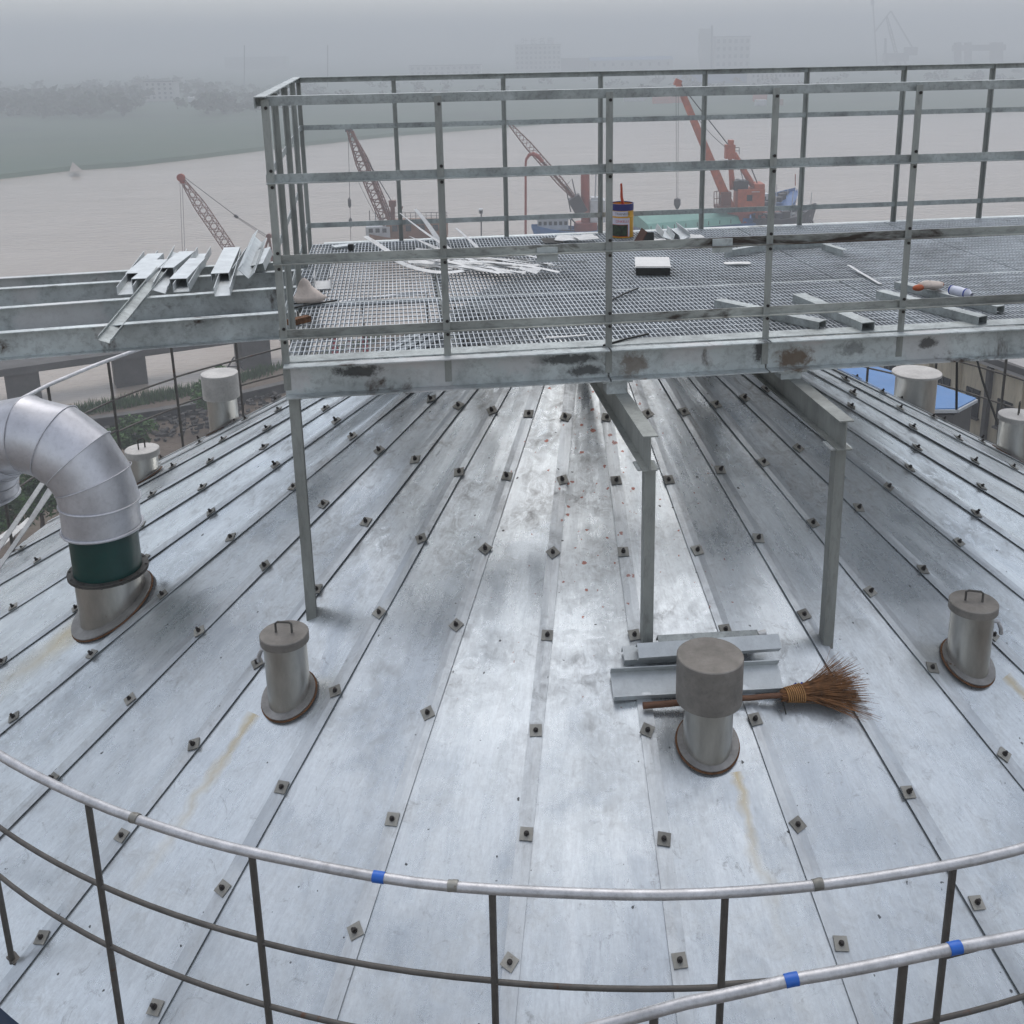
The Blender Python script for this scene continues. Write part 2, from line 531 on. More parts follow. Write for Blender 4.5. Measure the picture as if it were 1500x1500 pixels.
    near = mathn(n, l, 'MULTIPLY', ramp(n, l, mathn(n, l, 'ABSOLUTE', mathn(n, l, 'SUBTRACT', ang, 0.02)), [(0.10, 1.0), (0.42, 0.15)]),
                 ramp(n, l, mathn(n, l, 'DIVIDE', rad, 5.0), [(0.30, 1.0), (0.75, 0.0)]))
    rs = mathn(n, l, 'MULTIPLY', mathn(n, l, 'POWER', sepr.outputs[1], 2.0), 0.36)
    spl = mathn(n, l, 'LESS_THAN', mathn(n, l, 'ADD', vr.outputs['Distance'], mathn(n, l, 'MULTIPLY', fine, 0.08)), mathn(n, l, 'MULTIPLY', rs, mathn(n, l, 'ADD', near, 0.12)))
    base = mixc(n, l, mathn(n, l, 'MULTIPLY', spl, 0.85), base, (0.30, 0.07, 0.03))
    # rust water running down from the nozzle pads
    for th_, r_, w_, ln in ((-0.566, 3.53, 0.013, 1.1), (0.150, 3.53, 0.011, 0.75), (0.655, 3.50, 0.011, 1.1), (-1.06, 3.80, 0.05, 0.9)):
        wob = mathn(n, l, 'MULTIPLY', mathn(n, l, 'SUBTRACT', noisen(n, l, p, 5.0, 3), 0.5), 0.05)
        da = mathn(n, l, 'ABSOLUTE', mathn(n, l, 'ADD', mathn(n, l, 'SUBTRACT', ang, th_), wob))
        k = mathn(n, l, 'SUBTRACT', 1.0, mathn(n, l, 'DIVIDE', da, w_), clamp=True)
        along = mathn(n, l, 'DIVIDE', mathn(n, l, 'SUBTRACT', rad, r_), ln)
        f1 = mathn(n, l, 'MULTIPLY', mathn(n, l, 'GREATER_THAN', along, 0.0), mathn(n, l, 'SUBTRACT', 1.0, along, clamp=True))
        base = mixc(n, l, mathn(n, l, 'MULTIPLY', mathn(n, l, 'MULTIPLY', k, mathn(n, l, 'POWER', f1, 1.5)), 0.75), base, (0.50, 0.38, 0.16))
    base = mixc(n, l, mathn(n, l, 'MULTIPLY', oi.outputs['Random'], 0.18), base, (0.42, 0.46, 0.50))
    if strip:
        base = mixc(n, l, 0.25, base, (0.34, 0.35, 0.36))
    l.new(base, b.inputs['Base Color'])
    b.inputs['Metallic'].default_value = 0.76
    rg = mathn(n, l, 'ADD', mathn(n, l, 'SUBTRACT', mathn(n, l, 'MULTIPLY_ADD', streak, 0.14, 0.21), mathn(n, l, 'MULTIPLY', zinc_refl2, 0.05)), mathn(n, l, 'MULTIPLY', sm, 0.25))
    l.new(mathn(n, l, 'ADD', rg, 0.08 if strip else 0.0), b.inputs['Roughness'])
    bn = n.new('ShaderNodeBump')
    bn.inputs['Strength'].default_value = 0.10
    bn.inputs['Distance'].default_value = 0.05
    h = mathn(n, l, 'ADD', noisen(n, l, pol, 1.1, 2, 0.5), mathn(n, l, 'MULTIPLY', noisen(n, l, p, 4.0, 3), 0.35))
    l.new(h, bn.inputs['Height'])
    l.new(bn.outputs[0], b.inputs['Normal'])
    return m


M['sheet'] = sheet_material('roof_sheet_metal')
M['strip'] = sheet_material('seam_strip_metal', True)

# water
m, n, l, b = new_mat('muddy_river_water')
p = posn(n, l)
c = ramp(n, l, noisen(n, l, posn(n, l, (0.02, 0.06, 1)), 1.0, 4), [(0.3, (0.36, 0.30, 0.245)), (0.7, (0.42, 0.355, 0.295))])
l.new(c, b.inputs['Base Color'])
b.inputs['Roughness'].default_value = 0.16
b.inputs['IOR'].default_value = 1.33
bn = n.new('ShaderNodeBump')
bn.inputs['Strength'].default_value = 0.6
bn.inputs['Distance'].default_value = 0.3
l.new(mathn(n, l, 'ADD', noisen(n, l, posn(n, l, (0.5, 1.2, 1)), 1.0, 5), mathn(n, l, 'MULTIPLY', noisen(n, l, posn(n, l, (0.06, 0.12, 1)), 1.0, 3), 1.5)), bn.inputs['Height'])
l.new(bn.outputs[0], b.inputs['Normal'])
M['water'] = m


def land_material(name, stops, scale):
    m, n, l, b = new_mat(name)
    c = ramp(n, l, noisen(n, l, posn(n, l), scale, 7, 0.65, 0.5), stops)
    l.new(c, b.inputs['Base Color'])
    b.inputs['Roughness'].default_value = 0.95
    bn = n.new('ShaderNodeBump')
    bn.inputs['Strength'].default_value = 0.6
    bn.inputs['Distance'].default_value = 0.3
    l.new(noisen(n, l, posn(n, l), scale * 8, 6), bn.inputs['Height'])
    l.new(bn.outputs[0], b.inputs['Normal'])
    return m


M['farland'] = land_material('far_bank_reeds', [(0.3, (0.014, 0.042, 0.024)), (0.5, (0.032, 0.080, 0.040)), (0.72, (0.052, 0.078, 0.045))], 0.022)
M['soil'] = land_material('near_bank_soil', [(0.3, (0.075, 0.055, 0.04)), (0.55, (0.13, 0.10, 0.075)), (0.75, (0.09, 0.09, 0.05))], 0.25)
M['sand'] = land_material('sand', [(0.3, (0.24, 0.21, 0.18)), (0.7, (0.30, 0.265, 0.23))], 0.5)

# ------------------------------------------------------------------ the setting
BOX = (-1350, 1350, -160, 2300)


def sheet_obj(name, pts, z, mat, kind='structure', label=None, cat=None):
    mb = MB()
    mb.add([(q[0], q[1], q[2] if len(q) > 2 else z) for q in pts], [list(range(len(pts)))])
    o = mb.build(name, mat, centre=False)
    tag(o, label, cat, kind=kind)
    return o


mb = MB()
mb.add([(BOX[0], BOX[2], 0), (BOX[1], BOX[2], 0), (BOX[1], BOX[3], 0), (BOX[0], BOX[3], 0)], [[0, 1, 2, 3]])
tag(mb.build('river', M['water'], centre=False), 'wide muddy brown river', 'river', kind='structure')

# far bank: shoreline, then land behind it to the horizon
shore = [(-1100, 370), (-600, 318), (-260, 285), (-100, 272), (0, 263), (60, 256), (100, 251), (187, 245), (290, 233), (393, 220), (439, 215), (576, 200), (733, 188), (897, 174), (1033, 171), (1200, 168), (1350, 166), (1500, 164), (1750, 160), (2300, 150), (3200, 134)]
sp = [G(x, y, 0.0) for x, y in shore]
mb = MB()
vs, fs = [], []
for i, q in enumerate(sp):
    d = Vector((q.x, q.y, 0)).normalized()
    nrm = Vector((d.x * 0.25, 1, 0)).normalized()
    vs += [q + Vector((0, 0, -0.4)), q + nrm * 3 + Vector((0, 0, 0.9)), q + nrm * 60 + Vector((0, 0, 1.5)), Vector((max(BOX[0], min(BOX[1], q.x * BOX[3] / q.y)), BOX[3], 2.0))]
for i in range(len(sp) - 1):
    for k in range(3):
        a = i * 4 + k
        fs.append([a, a + 4, a + 5, a + 1])
mb.add(vs, fs)
tag(mb.build('far_bank', M['farland'], centre=False), 'low green far river bank', 'bank', kind='structure')
# pale gully in the far bank
q0, q1, q2 = G(97, 253, 1.1), G(117, 251, 1.1), G(106, 237, 1.7)
mb = MB()
mb.add([q0 + Vector((0, 1.5, 0)), q1 + Vector((0, 1.5, 0)), q2], [[0, 1, 2]])
tag(mb.build('sand_gully', M['sand'], centre=False), 'pale sandy gully cut into the green far bank', 'sand', kind='structure')

# near bank: a shore line running past the tank, the yard behind it
GZ = 4.0
nshore = [G(-420, 700, 0), G(0, 637, 0), G(125, 607, 0), G(290, 577, 0), G(400, 548, 0), G(560, 500, 0), G(800, 440, 0), G(1100, 400, 0), G(1500, 372, 0)]
mb = MB()
vs, fs = [], []
for q in nshore:
    vs += [q + Vector((0, 0.6, -0.4)), q + Vector((0, -1.0, 0.7)), q + Vector((0, -6.0, 1.0)), Vector((q.x * 1.02, min(q.y - 14.0, 40), 2.0)), Vector((q.x * 1.2, 15, GZ)), Vector((q.x * 2.0, BOX[2], GZ))]
for i in range(len(nshore) - 1):
    for k in range(5):
        a = i * 6 + k
        fs.append([a, a + 1, a + 7, a + 6])
mb.add(vs, fs)
tag(mb.build('yard_ground', M['soil'], centre=False), 'bare brown yard ground on the near bank', 'ground', kind='structure')

# ------------------------------------------------------------------ storage tank with its sheeted cone roof
tank = empty('storage_tank', (AX, AY, GZ), 'large round storage tank with galvanised sheet cone roof', 'tank')
zE = APZ - SL * REAVE
mb = MB()
mb.lathe([(REAVE - 0.10, GZ - 0.1 - zE), (REAVE - 0.10, -0.16), (REAVE - 0.03, -0.12), (REAVE - 0.03, -0.035)], (AX, AY, zE), 96)
mb.build('shell', M['blueshell'], tank)
mb = MB()
mb.lathe([(0.0, 0.03), (RTOP + 0.08, 0.0), (RTOP + 0.10, -0.05)], (AX, AY, APZ - SL * RTOP + 0.012), 40)
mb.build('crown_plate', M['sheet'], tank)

NR, NT = 26, 6
for i in range(38):
    a0, a1 = TH0 + i * DTH, TH0 + (i + 1) * DTH
    rnd = random.Random(100 + i)
    tilt = rnd.uniform(-0.018, 0.018)
    flat = 0.75
    vs, fs = [], []
    for k in range(NR + 1):
        r = RTOP + (REAVE - RTOP) * k / NR
        for j in range(NT + 1):
            f = j / NT
            th = a0 + (a1 - a0) * f
            # a sheet lies flatter than the cone it is laid on
            sag = -r * (1 - math.cos(DTH / 2)) * (1 - (2 * f - 1) ** 2) * flat
            off = sag + tilt * (f - 0.5) * 0.30 * min(r, 2.5) / 2.5
            w = noise.noise(Vector((f * 1.3 + i * 7.3, r * 1.6, 3.1))) * 0.011 + noise.noise(Vector((f * 2.6 + i * 3.7, r * 3.3, 9.4))) * 0.004
            env = 1 - abs(2 * f - 1) ** 4
            off += w * env
            vs.append(roof(r, th, off))
    for k in range(NR):
        for j in range(NT):
            a = k * (NT + 1) + j
            fs.append([a, a + NT + 1, a + NT + 2, a + 1])
    mb = MB()
    mb.add(vs, fs, True)
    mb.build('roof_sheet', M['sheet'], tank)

# seam strips: a flat cover strip over each joint, lifted at its edges
for i in range(38):
    th = TH0 + i * DTH
    rnd = random.Random(300 + i)
    hw = 0.037
    side = Vector((math.cos(th), math.sin(th), 0))
    nn = roofn(th)
    vs, fs = [], []
    K = 28
    for k in range(K + 1):
        r = RTOP + 0.05 + (REAVE + 0.004 - RTOP - 0.05) * k / K
        c = roof(r, th, 0.0)
        wl_ = noise.noise(Vector((r * 1.1, i * 5.1, 0.3))) * 0.004
        lift = 0.0085 + noise.noise(Vector((r * 2.1, i * 2.1, 5.3))) * 0.002
        for sgn, u in ((-1, -hw), (0, 0.0), (1, hw)):
            e = lift + (0.0025 if sgn == 0 else 0.0) + noise.noise(Vector((r * 2.5, i * 9.7 + sgn, 1.3))) * 0.002
            vs.append(c + side * (u + wl_) + nn * e)
        for sgn, u in ((1, hw), (0, 0.0), (-1, -hw)):
            e = lift - 0.003 + noise.noise(Vector((r * 2.5, i * 9.7 + sgn, 1.3))) * 0.002
            vs.append(c + side * (u + wl_) + nn * e)
    for k in range(K):
        for j in range(6):
            a, b2 = k * 6 + j, k * 6 + (j + 1) % 6
            fs.append([a, b2, b2 + 6, a + 6])
    mb = MB()
    mb.add(vs, fs, False)
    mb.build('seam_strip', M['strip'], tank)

# clips: a plate and its bolt at every crossing of seam and ring
mb = MB()
mb.box((0, 0, 0.0045), 0.060, 0.060, 0.005)
pl_me = mb.build('clip', M['clip'], None, False)
clip_mesh = pl_me.data
bpy.data.objects.remove(pl_me)
mb = MB()
mb.lathe([(0.0125, 0.0), (0.0125, 0.010), (0.0085, 0.0101), (0.0075, 0.026), (0.0, 0.0265)], (0, 0, 0.006), 8)
bt = mb.build('bolt', M['bolt'], None, False)
bolt_mesh = bt.data
bpy.data.objects.remove(bt)
for i in range(-11, 13):
    th = TH0 + i * DTH
    for j in range(-1, 8):
        rnd = random.Random(i * 50 + j + 9000)
        r = RR0 + j * S + rnd.uniform(-0.012, 0.012)
        if r > REAVE - 0.08:
            continue
        if (abs(i) < 3 and j == -1):
            continue
        nn = roofn(th)
        ydir = (roof(r + 1, th) - roof(r, th)).normalized()
        xdir = ydir.cross(nn)
        rm = Matrix((xdir, ydir, nn)).transposed().to_4x4()
        sp_ = rnd.choice((0, 0.08, 0.15, -0.2, 0.4, 0.75, -0.5, 0.1, 0.7, -0.3))
        o = bpy.data.objects.new('clip', clip_mesh)
        o.matrix_basis = Matrix.Translation(roof(r, th, 0.011) + xdir * rnd.uniform(-0.012, 0.012)) @ rm @ Matrix.Rotation(sp_, 4, 'Z') @ Matrix.Rotation(rnd.uniform(-0.04, 0.04), 4, 'X')
        link(o, tank)
        b2 = bpy.data.objects.new('bolt', bolt_mesh)
        b2.matrix_basis = o.matrix_basis @ Matrix.Rotation(rnd.uniform(-0.25, 0.25), 4, 'Y') @ Matrix.Scale(rnd.uniform(0.7, 1.2), 4, (0, 0, 1))
        link(b2, o)


# ------------------------------------------------------------------ nozzles through the roof
def pad(root, r, th, ro, mat, t=0.008):
    nn = roofn(th)
    c = roof(r, th)
    mb = MB()
    mb.lathe([(ro + 0.008, 0.001), (ro + 0.006, 0.005), (ro * 0.9, 0.010)], c + nn * 0.004, 40, nn)
    mb.build('rust_ring', M['rust'], root)
    mb = MB()
    mb.lathe([(ro, 0.0), (ro, t), (0.0, t + 0.0005)], c + nn * 0.013, 40, nn)
    mb.build('pad_plate', mat, root)


def handle(root, c, w, h, yaw, mat, rr=0.006):
    d = Vector((math.cos(yaw), math.sin(yaw), 0))
    mb = MB()
    a, b2 = Vector(c) - d * w / 2, Vector(c) + d * w / 2
    up = Vector((0, 0, h))
    mb.tube([a, a + up * 0.85, a + up + d * 0.012, b2 + up - d * 0.012, b2 + up * 0.85, b2], rr, 8)
    mb.build('handle', mat, root)


def nozzle(name, label, r, th, h, rp, rl, lh, mats, padr, hyaw=None, hw=0.085, hh=0.06, spout=None, weld=True, group=None):
    """a vertical pipe through a pad, closed by a lid whose top is h above the roof"""
    base = roof(r, th)
    root = empty(name, base, label, 'vent nozzle', group)
    pad(root, r, th, padr, M['pad'])
    zt = base.z + h
    mb = MB()
    mb.lathe([(rp, -0.20 - h), (rp, -lh + 0.004)], (base.x, base.y, zt), 36)
    mb.build('pipe', mats[0], root)
    mb = MB()
    mb.lathe([(rp - 0.01, -lh), (rl, -lh), (rl, -0.004), (rl - 0.004, 0.0), (0.0, 0.002)], (base.x, base.y, zt), 36)
    lid = mb.build('lid', mats[1], root)
    if hyaw is not None:
        handle(lid, (base.x, base.y, zt), hw, hh, hyaw, M['flange'])
    if spout is not None:
        d = Vector((math.cos(spout), math.sin(spout), 0))
        c = Vector((base.x, base.y, zt - lh - 0.07)) + d * (rp - 0.01)
        mb = MB()
        mb.tube([c, c + d * 0.035, c + d * 0.055 + Vector((0, 0, -0.045)), c + d * 0.058 + Vector((0, 0, -0.075))], 0.011, 10)
        mb.build('drain_spout', M['railpipe'], root)
    return root


nm = (M['nozzle'], M['lid'])
nozzle('capped_nozzle', 'short steel nozzle with flat handled lid at the foot of the single walkway column', 3.400, -0.530, 0.374, 0.111, 0.126, 0.045, nm, 0.150, -0.1, spout=PI * 0.93)
nozzle('capped_nozzle', 'short steel nozzle with handled lid at the right edge, rust run below it', 3.366, 0.608, 0.371, 0.110, 0.126, 0.045, nm, 0.150, -0.25, spout=-0.1)
nozzle('capped_nozzle', 'wide steel nozzle under a deep drum cap, in front of stacked channels and broom', 3.405, 0.121, 0.487, 0.118, 0.158, 0.235, (M['nozzle'], M['lid']), 0.150)
npale = (M['nozzle'], M['lidpale'])
nozzle('capped_nozzle', 'small nozzle with pale lid and bent wire handle behind the elbow duct', 3.678, -1.679, 0.262, 0.118, 0.137, 0.055, npale, 0.155, 0.9, 0.06, 0.085)
nozzle('capped_nozzle', 'tall weathered nozzle with wide pale cap against the river, far side of roof', 3.55, -1.975, 0.530, 0.135, 0.165, 0.23, npale, 0.18)
nozzle('capped_nozzle', 'wide nozzle with overhanging pale lid in front of the blue roof', 3.50, 2.02, 0.360, 0.185, 0.222, 0.022, npale, 0.22)
nozzle('capped_nozzle', 'nozzle with pale lid and two upright lugs cut by the right frame edge', 3.758, 1.739, 0.391, 0.145, 0.160, 0.045, npale, 0.19, 1.0, 0.05, 0.11)

# ------------------------------------------------------------------ elbow duct
r, th = 3.575, -1.045
base = roof(r, th)
duct = empty('elbow_duct', base, 'aluminium clad gooseneck duct rising from a dark green pipe on the roof', 'duct')
pad(duct, r, th, 0.285, M['pad'])
RP = 0.205
mb = MB()
mb.lathe([(RP, -0.35), (RP, 0.245)], base, 48)
mb.build('stub_pipe', M['nozzle'], duct)
mb = MB()
mb.lathe([(RP, 0.0), (RP + 0.036, 0.0), (RP + 0.036, 0.009), (RP, 0.009)], base + Vector((0, 0, 0.240)), 48)
mb.lathe([(RP, 0.0), (RP + 0.036, 0.0), (RP + 0.036, 0.009), (RP, 0.009)], base + Vector((0, 0, 0.253)), 48)
for k in range(12):
    a = 2 * PI * k / 12 + 0.2
    mb.lathe([(0.008, 0), (0.008, 0.034), (0, 0.0345)], base + Vector((math.cos(a) * (RP + 0.022), math.sin(a) * (RP + 0.022), 0.234)), 6)
mb.build('flange', M['flange'], duct)
mb = MB()
mb.lathe([(RP - 0.002, 0.262), (RP - 0.002, 0.74)], base, 48)
mb.build('green_pipe', M['green'], duct)
BR, RJ = 0.408, 0.230                # bend radius and jacket radius
yaw = PI + 0.10                      # the bend heads to the left
bd = Vector((math.cos(yaw), -math.sin(yaw) * 0.0 + 0.16, 0)).normalized()
cc = base + Vector((0, 0, 0.72)) + bd * BR
perp = Vector((0, 0, 1)).cross(bd)


def bend_pt(a):
    return cc - bd * BR * math.cos(a) + Vector((0, 0, 1)) * BR * math.sin(a), bd * math.sin(a) + Vector((0, 0, 1)) * math.cos(a)


cuts = [0.0, 0.34, 0.72, 1.14, 1.57, 2.00, 2.42, 2.84, 3.24]
SEG = 40
rings = []
for k, a in enumerate(cuts):
    p_, t_ = bend_pt(a)
    # mitred joint: points of the straight lobes meet on the plane of the cut
    rad_dir = (p_ - cc).normalized()
    ring = []
    for s in range(SEG):
        q = 2 * PI * s / SEG
        ring.append((math.cos(q), math.sin(q)))
    rings.append((p_, rad_dir, ring))
for k in range(len(cuts) - 1):
    mb = MB()
    half = (cuts[k + 1] - cuts[k]) / 2
    st = 1 / math.cos(half)
    vs, fs = [], []
    NS = 4
    for e in range(NS + 1):
        f = e / NS
        p0_, rd0, ring = rings[k]
        p1_, rd1, _ = rings[k + 1]
        for ca, sa in ring:
            A = cc + rd0 * (BR + RJ * ca) * st + perp * RJ * sa
            B = cc + rd1 * (BR + RJ * ca) * st + perp * RJ * sa
            q = A.lerp(B, f)
            dent = noise.noise(q * 5.0) * 0.010 + noise.noise(q * 13.0) * 0.003
            q = q + (q - (p0_.lerp(p1_, f))).normalized() * dent
            vs.append(q)
    for e in range(NS):
        for s in range(SEG):
            s2 = (s + 1) % SEG
            fs.append([e * SEG + s, e * SEG + s2, (e + 1) * SEG + s2, (e + 1) * SEG + s])
    mb.add(vs, fs, True)
    # rolled bead at the lower edge
    A = [cc + rings[k][1] * (BR + (RJ + 0.004) * ca) * st + perp * (RJ + 0.004) * sa for ca, sa in rings[k][2]]
    mb.tube(A, 0.0035 if k else 0.008, 6, closed=True)
    mb.build('jacket_segment', M['alu'], duct)
mb = MB()
mb.lathe([(RJ + 0.002, 0.545), (RJ, 0.60), (RJ, 0.72)], base, 48)
mb.tube([base + Vector((math.cos(a_) * (RJ + 0.006), math.sin(a_) * (RJ + 0.006), 0.548)) for a_ in [2 * PI * k / 48 for k in range(48)]], 0.010, 6, closed=True)
mb.build('jacket_collar', M['alu'], duct)
# end of the gooseneck: a short mouth ring
A = [cc + rings[-1][1] * (BR + RJ * ca) + perp * RJ * sa for ca, sa in rings[-1][2]]
mb = MB()
mb.tube(A, 0.012, 8, closed=True)
mb.build('mouth_ring', M['alu'], duct)

# ------------------------------------------------------------------ guard rail round the tank's eave
RG = 10.68 * S
zt, z1, z2, zf = CAMZ - 6.296 * S, CAMZ - 7.20 * S, CAMZ - 7.88 * S, CAMZ - 8.98 * S


def rim(th, z, R=RG):
    return Vector((AX + R * math.sin(th), AY - R * math.cos(th), z))


guard = empty('guard_rail', (AX, AY - RG, zf), 'round pipe guard rail along the eave of the tank roof', 'guard rail')
post_th = [-0.472, -0.310, -0.121, 0.047, 0.222]
t = -0.472
while t > -PI + 0.5:
    t -= 0.1655
    post_th.append(t)
t = 0.222
while t < PI - 0.5:
    t += 0.1655
    post_th.append(t)


def arc_tube(mb, t0, t1, z, r, R=RG, step=0.03, seg=10, wob=0.0, sd=0):
    nseg = max(2, int(abs(t1 - t0) / step))
    mb.tube([rim(t0 + (t1 - t0) * k / nseg, z + wob * noise.noise(Vector((k * 0.35, sd, 0.7))), R) for k in range(nseg + 1)], r, seg)


T0, T1 = min(post_th), max(post_th)
mb = MB()
arc_tube(mb, T0, T1, zt, 0.0185, wob=0.006, seg=14)
top = mb.build('top_rail', M['railpipe'], guard)
for th_ in (-0.206,):
    mb = MB()
    arc_tube(mb, th_ - 0.0045, th_ + 0.0045, zt, 0.0205, step=0.003, seg=14)
    mb.build('blue_tape', M['bluetape'], top)
for th_ in (-0.150, 0.115, -0.42):
    mb = MB()
    arc_tube(mb, th_ - 0.0035, th_ + 0.0035, zt, 0.0202, step=0.0018, seg=14, wob=0.01, sd=3)
    mb.build('weld_joint', M['clip'], top)
srt = sorted(post_th)
for zz, nme in ((z1, 'middle_rail'), (z2, 'lower_rail')):
    for a, b2 in zip(srt[:-1], srt[1:]):
        if abs((a + b2) / 2) > 2.6:
            continue
        rnd = random.Random(int((a + 9) * 1000) + int(zz * 10))
        j0, j1 = rnd.uniform(-0.012, 0.012), rnd.uniform(-0.012, 0.012)
        nseg = 6
        mb = MB()
        mb.tube([rim(a + (b2 - a) * k / nseg, zz + j0 * (1 - k / nseg) + j1 * k / nseg, RG - 0.004) for k in range(nseg + 1)], 0.0105, 8)
        mb.build(nme, M['darksteel'], guard)
for th_ in post_th:
    rnd = random.Random(int((th_ + 9) * 777))
    mb = MB()
    d = Vector((math.cos(th_), math.sin(th_), 0)) * rnd.uniform(-0.012, 0.012)
    mb.tube([rim(th_, zf - 0.02, RG - 0.005) + d, rim(th_, zt - 0.010)], 0.0135, 10)
    p_ = mb.build('post', M['darksteel'], guard)
    mb = MB()
    q = rim(th_, zf + 0.004, RG - 0.03)
    mb.box(q, 0.07, 0.07, 0.012, Matrix.Rotation(th_, 3, 'Z'))
    mb.build('foot_plate', M['darksteel'], p_)

# second rail in front: the stair landing's handrail outside the eave
stair = empty('stair_handrail', rim(0.05, zf - 0.6, 11.3 * S), 'pipe handrail of the access stair crossing in front of the guard rail', 'handrail')
RS = 11.3 * S
pts = [(-0.14, -3.36), (-0.09, -3.20), (-0.05, -3.10), (-0.022, -3.052), (0.008, -2.999), (0.078, -2.925), (0.158, -2.893), (0.188, -2.885), (0.239, -2.895), (0.32, -2.91), (0.42, -2.92)]


def stair_pt(th_, dz=0.0):
    for (a, za), (b2, zb) in zip(pts[:-1], pts[1:]):
        if a <= th_ <= b2:
            k = (th_ - a) / (b2 - a)
            return rim(th_, CAMZ + za + (zb - za) * k + dz, RS)
    return rim(th_, CAMZ + pts[-1][1] + dz, RS)


mb = MB()
mb.tube([stair_pt(-0.139 + k * 0.55 / 44) for k in range(45)], 0.0195, 14)
strl = mb.build('top_rail', M['railpipe'], stair)
for th_ in (0.0775, 0.187):
    mb = MB()
    mb.tube([stair_pt(th_ - 0.0042 + k * 0.0028) for k in range(4)], 0.0215, 14)
    mb.build('blue_tape', M['bluetape'], strl)
mb = MB()
mb.tube([stair_pt(-0.139 + k * 0.55 / 30, -0.42) for k in range(31)], 0.0105, 8)
mb.build('middle_rail', M['darksteel'], stair)
for th_ in (-0.01, 0.152, 0.33):
    mb = MB()
    q = stair_pt(th_)
    mb.tube([q + Vector((0, 0, -0.012)), q + Vector((0, 0, -1.05))], 0.0155, 10)
    mb.build('post', M['darksteel'], stair)
# stair landing that carries the handrail
mb = MB()
vs, fs = [], []
for k in range(20):
    th_ = -0.14 + k * 0.57 / 19
    zz = zf - 0.02
    for R, z in ((REAVE + 0.02, zz), (RS + 0.08, zz), (RS + 0.08, zz - 0.05), (REAVE + 0.02, zz - 0.05)):
        vs.append(rim(th_, z, R))
for k in range(19):
    for j in range(4):
        a, b2 = k * 4 + j, k * 4 + (j + 1) % 4
        fs.append([a, b2, b2 + 4, a + 4])
mb.add(vs, fs)
mb.build('landing', M['galv'], stair)

def add_stains(mat, patches):
    """weld scorch and rust on the front beam: (along, half width, level, half height, strength, colour), in roof modules"""
    n, l = mat.node_tree.nodes, mat.node_tree.links
    b = n['Principled BSDF']
    src = b.inputs['Base Color'].links[0].from_socket
    g = n.new('ShaderNodeNewGeometry')
    sub = n.new('ShaderNodeVectorMath')
    sub.operation = 'SUBTRACT'
    l.new(g.outputs['Position'], sub.inputs[0])
    sub.inputs[1].default_value = (-2.88 * S, 11.7 * S, CAMZ)
    dt = n.new('ShaderNodeVectorMath')
    dt.operation = 'DOT_PRODUCT'
    l.new(sub.outputs[0], dt.inputs[0])
    dt.inputs[1].default_value = (math.cos(0.12594) / S, math.sin(0.12594) / S, 0)
    sp_ = n.new('ShaderNodeSeparateXYZ')
    l.new(sub.outputs[0], sp_.inputs[0])
    zz = mathn(n, l, 'DIVIDE', sp_.outputs[2], S)
    rough = noisen(n, l, g.outputs['Position'], 16.0, 6, 0.75, 0.4)
    for t0, hw, z0, hh, k, col in patches:
        hw, hh = hw * 0.72, hh * 0.8
        a = mathn(n, l, 'ABSOLUTE', mathn(n, l, 'DIVIDE', mathn(n, l, 'SUBTRACT', dt.outputs['Value'], t0), hw))
        c = mathn(n, l, 'ABSOLUTE', mathn(n, l, 'DIVIDE', mathn(n, l, 'SUBTRACT', zz, z0), hh))
        d = mathn(n, l, 'SQRT', mathn(n, l, 'ADD', mathn(n, l, 'MULTIPLY', a, a), mathn(n, l, 'MULTIPLY', c, c)))
        m_ = mathn(n, l, 'MULTIPLY_ADD', mathn(n, l, 'SUBTRACT', rough, 0.5), 2.2, mathn(n, l, 'SUBTRACT', 1.0, d))
        m_ = mathn(n, l, 'MULTIPLY', mathn(n, l, 'MULTIPLY', m_, 2.2, clamp=True), k)
        src = mixc(n, l, m_, src, col)
    l.new(src, b.inputs['Base Color'])


BLK, BRN, PAL = (0.025, 0.022, 0.02), (0.13, 0.075, 0.035), (0.62, 0.60, 0.59)
add_stains(M['galvrust'], [(0.85, 0.45, -3.65, 0.10, 0.85, BLK), (0.12, 0.25, -3.7, 0.25, 0.6, PAL), (1.45, 0.5, -3.58, 0.10, 0.7, PAL), (3.30, 0.6, -3.64, 0.10, 0.8, BLK), (3.55, 0.35, -3.80, 0.10, 0.8, BLK),
                           (2.75, 0.4, -3.66, 0.2, 0.5, PAL), (4.15, 0.30, -3.75, 0.22, 0.65, BRN), (5.72, 0.16, -3.66, 0.22, 0.9, BLK), (5.0, 0.5, -3.57, 0.08, 0.7, PAL), (6.15, 0.38, -3.78, 0.2, 0.85, BRN), (6.9, 0.3, -3.7, 0.14, 0.5, BLK), (7.9, 0.25, -3.68, 0.1, 0.8, BLK), (6.4, 0.5, -3.57, 0.08, 0.6, PAL)])

# ------------------------------------------------------------------ walkway platform over the roof
PHI = 0.12594
PD = Vector((math.cos(PHI), math.sin(PHI), 0))
PN = Vector((-math.sin(PHI), math.cos(PHI), 0))
P0 = Vector((-2.88 * S, 11.7 * S, CAMZ))


def pf(t, n_, z):                 # platform coordinates in roof modules (0.45 m): along, across, level
    return P0 + PD * (t * S) + PN * (n_ * S) + Vector((0, 0, z * S))


ZF, ZB, ZT = -3.52, -3.906, -0.50
W_, L_ = 7.78, 14.2
plat = empty('walkway_platform', pf(0, 0, ZB), 'galvanised walkway platform with grating floor and angle railings over the roof', 'platform')
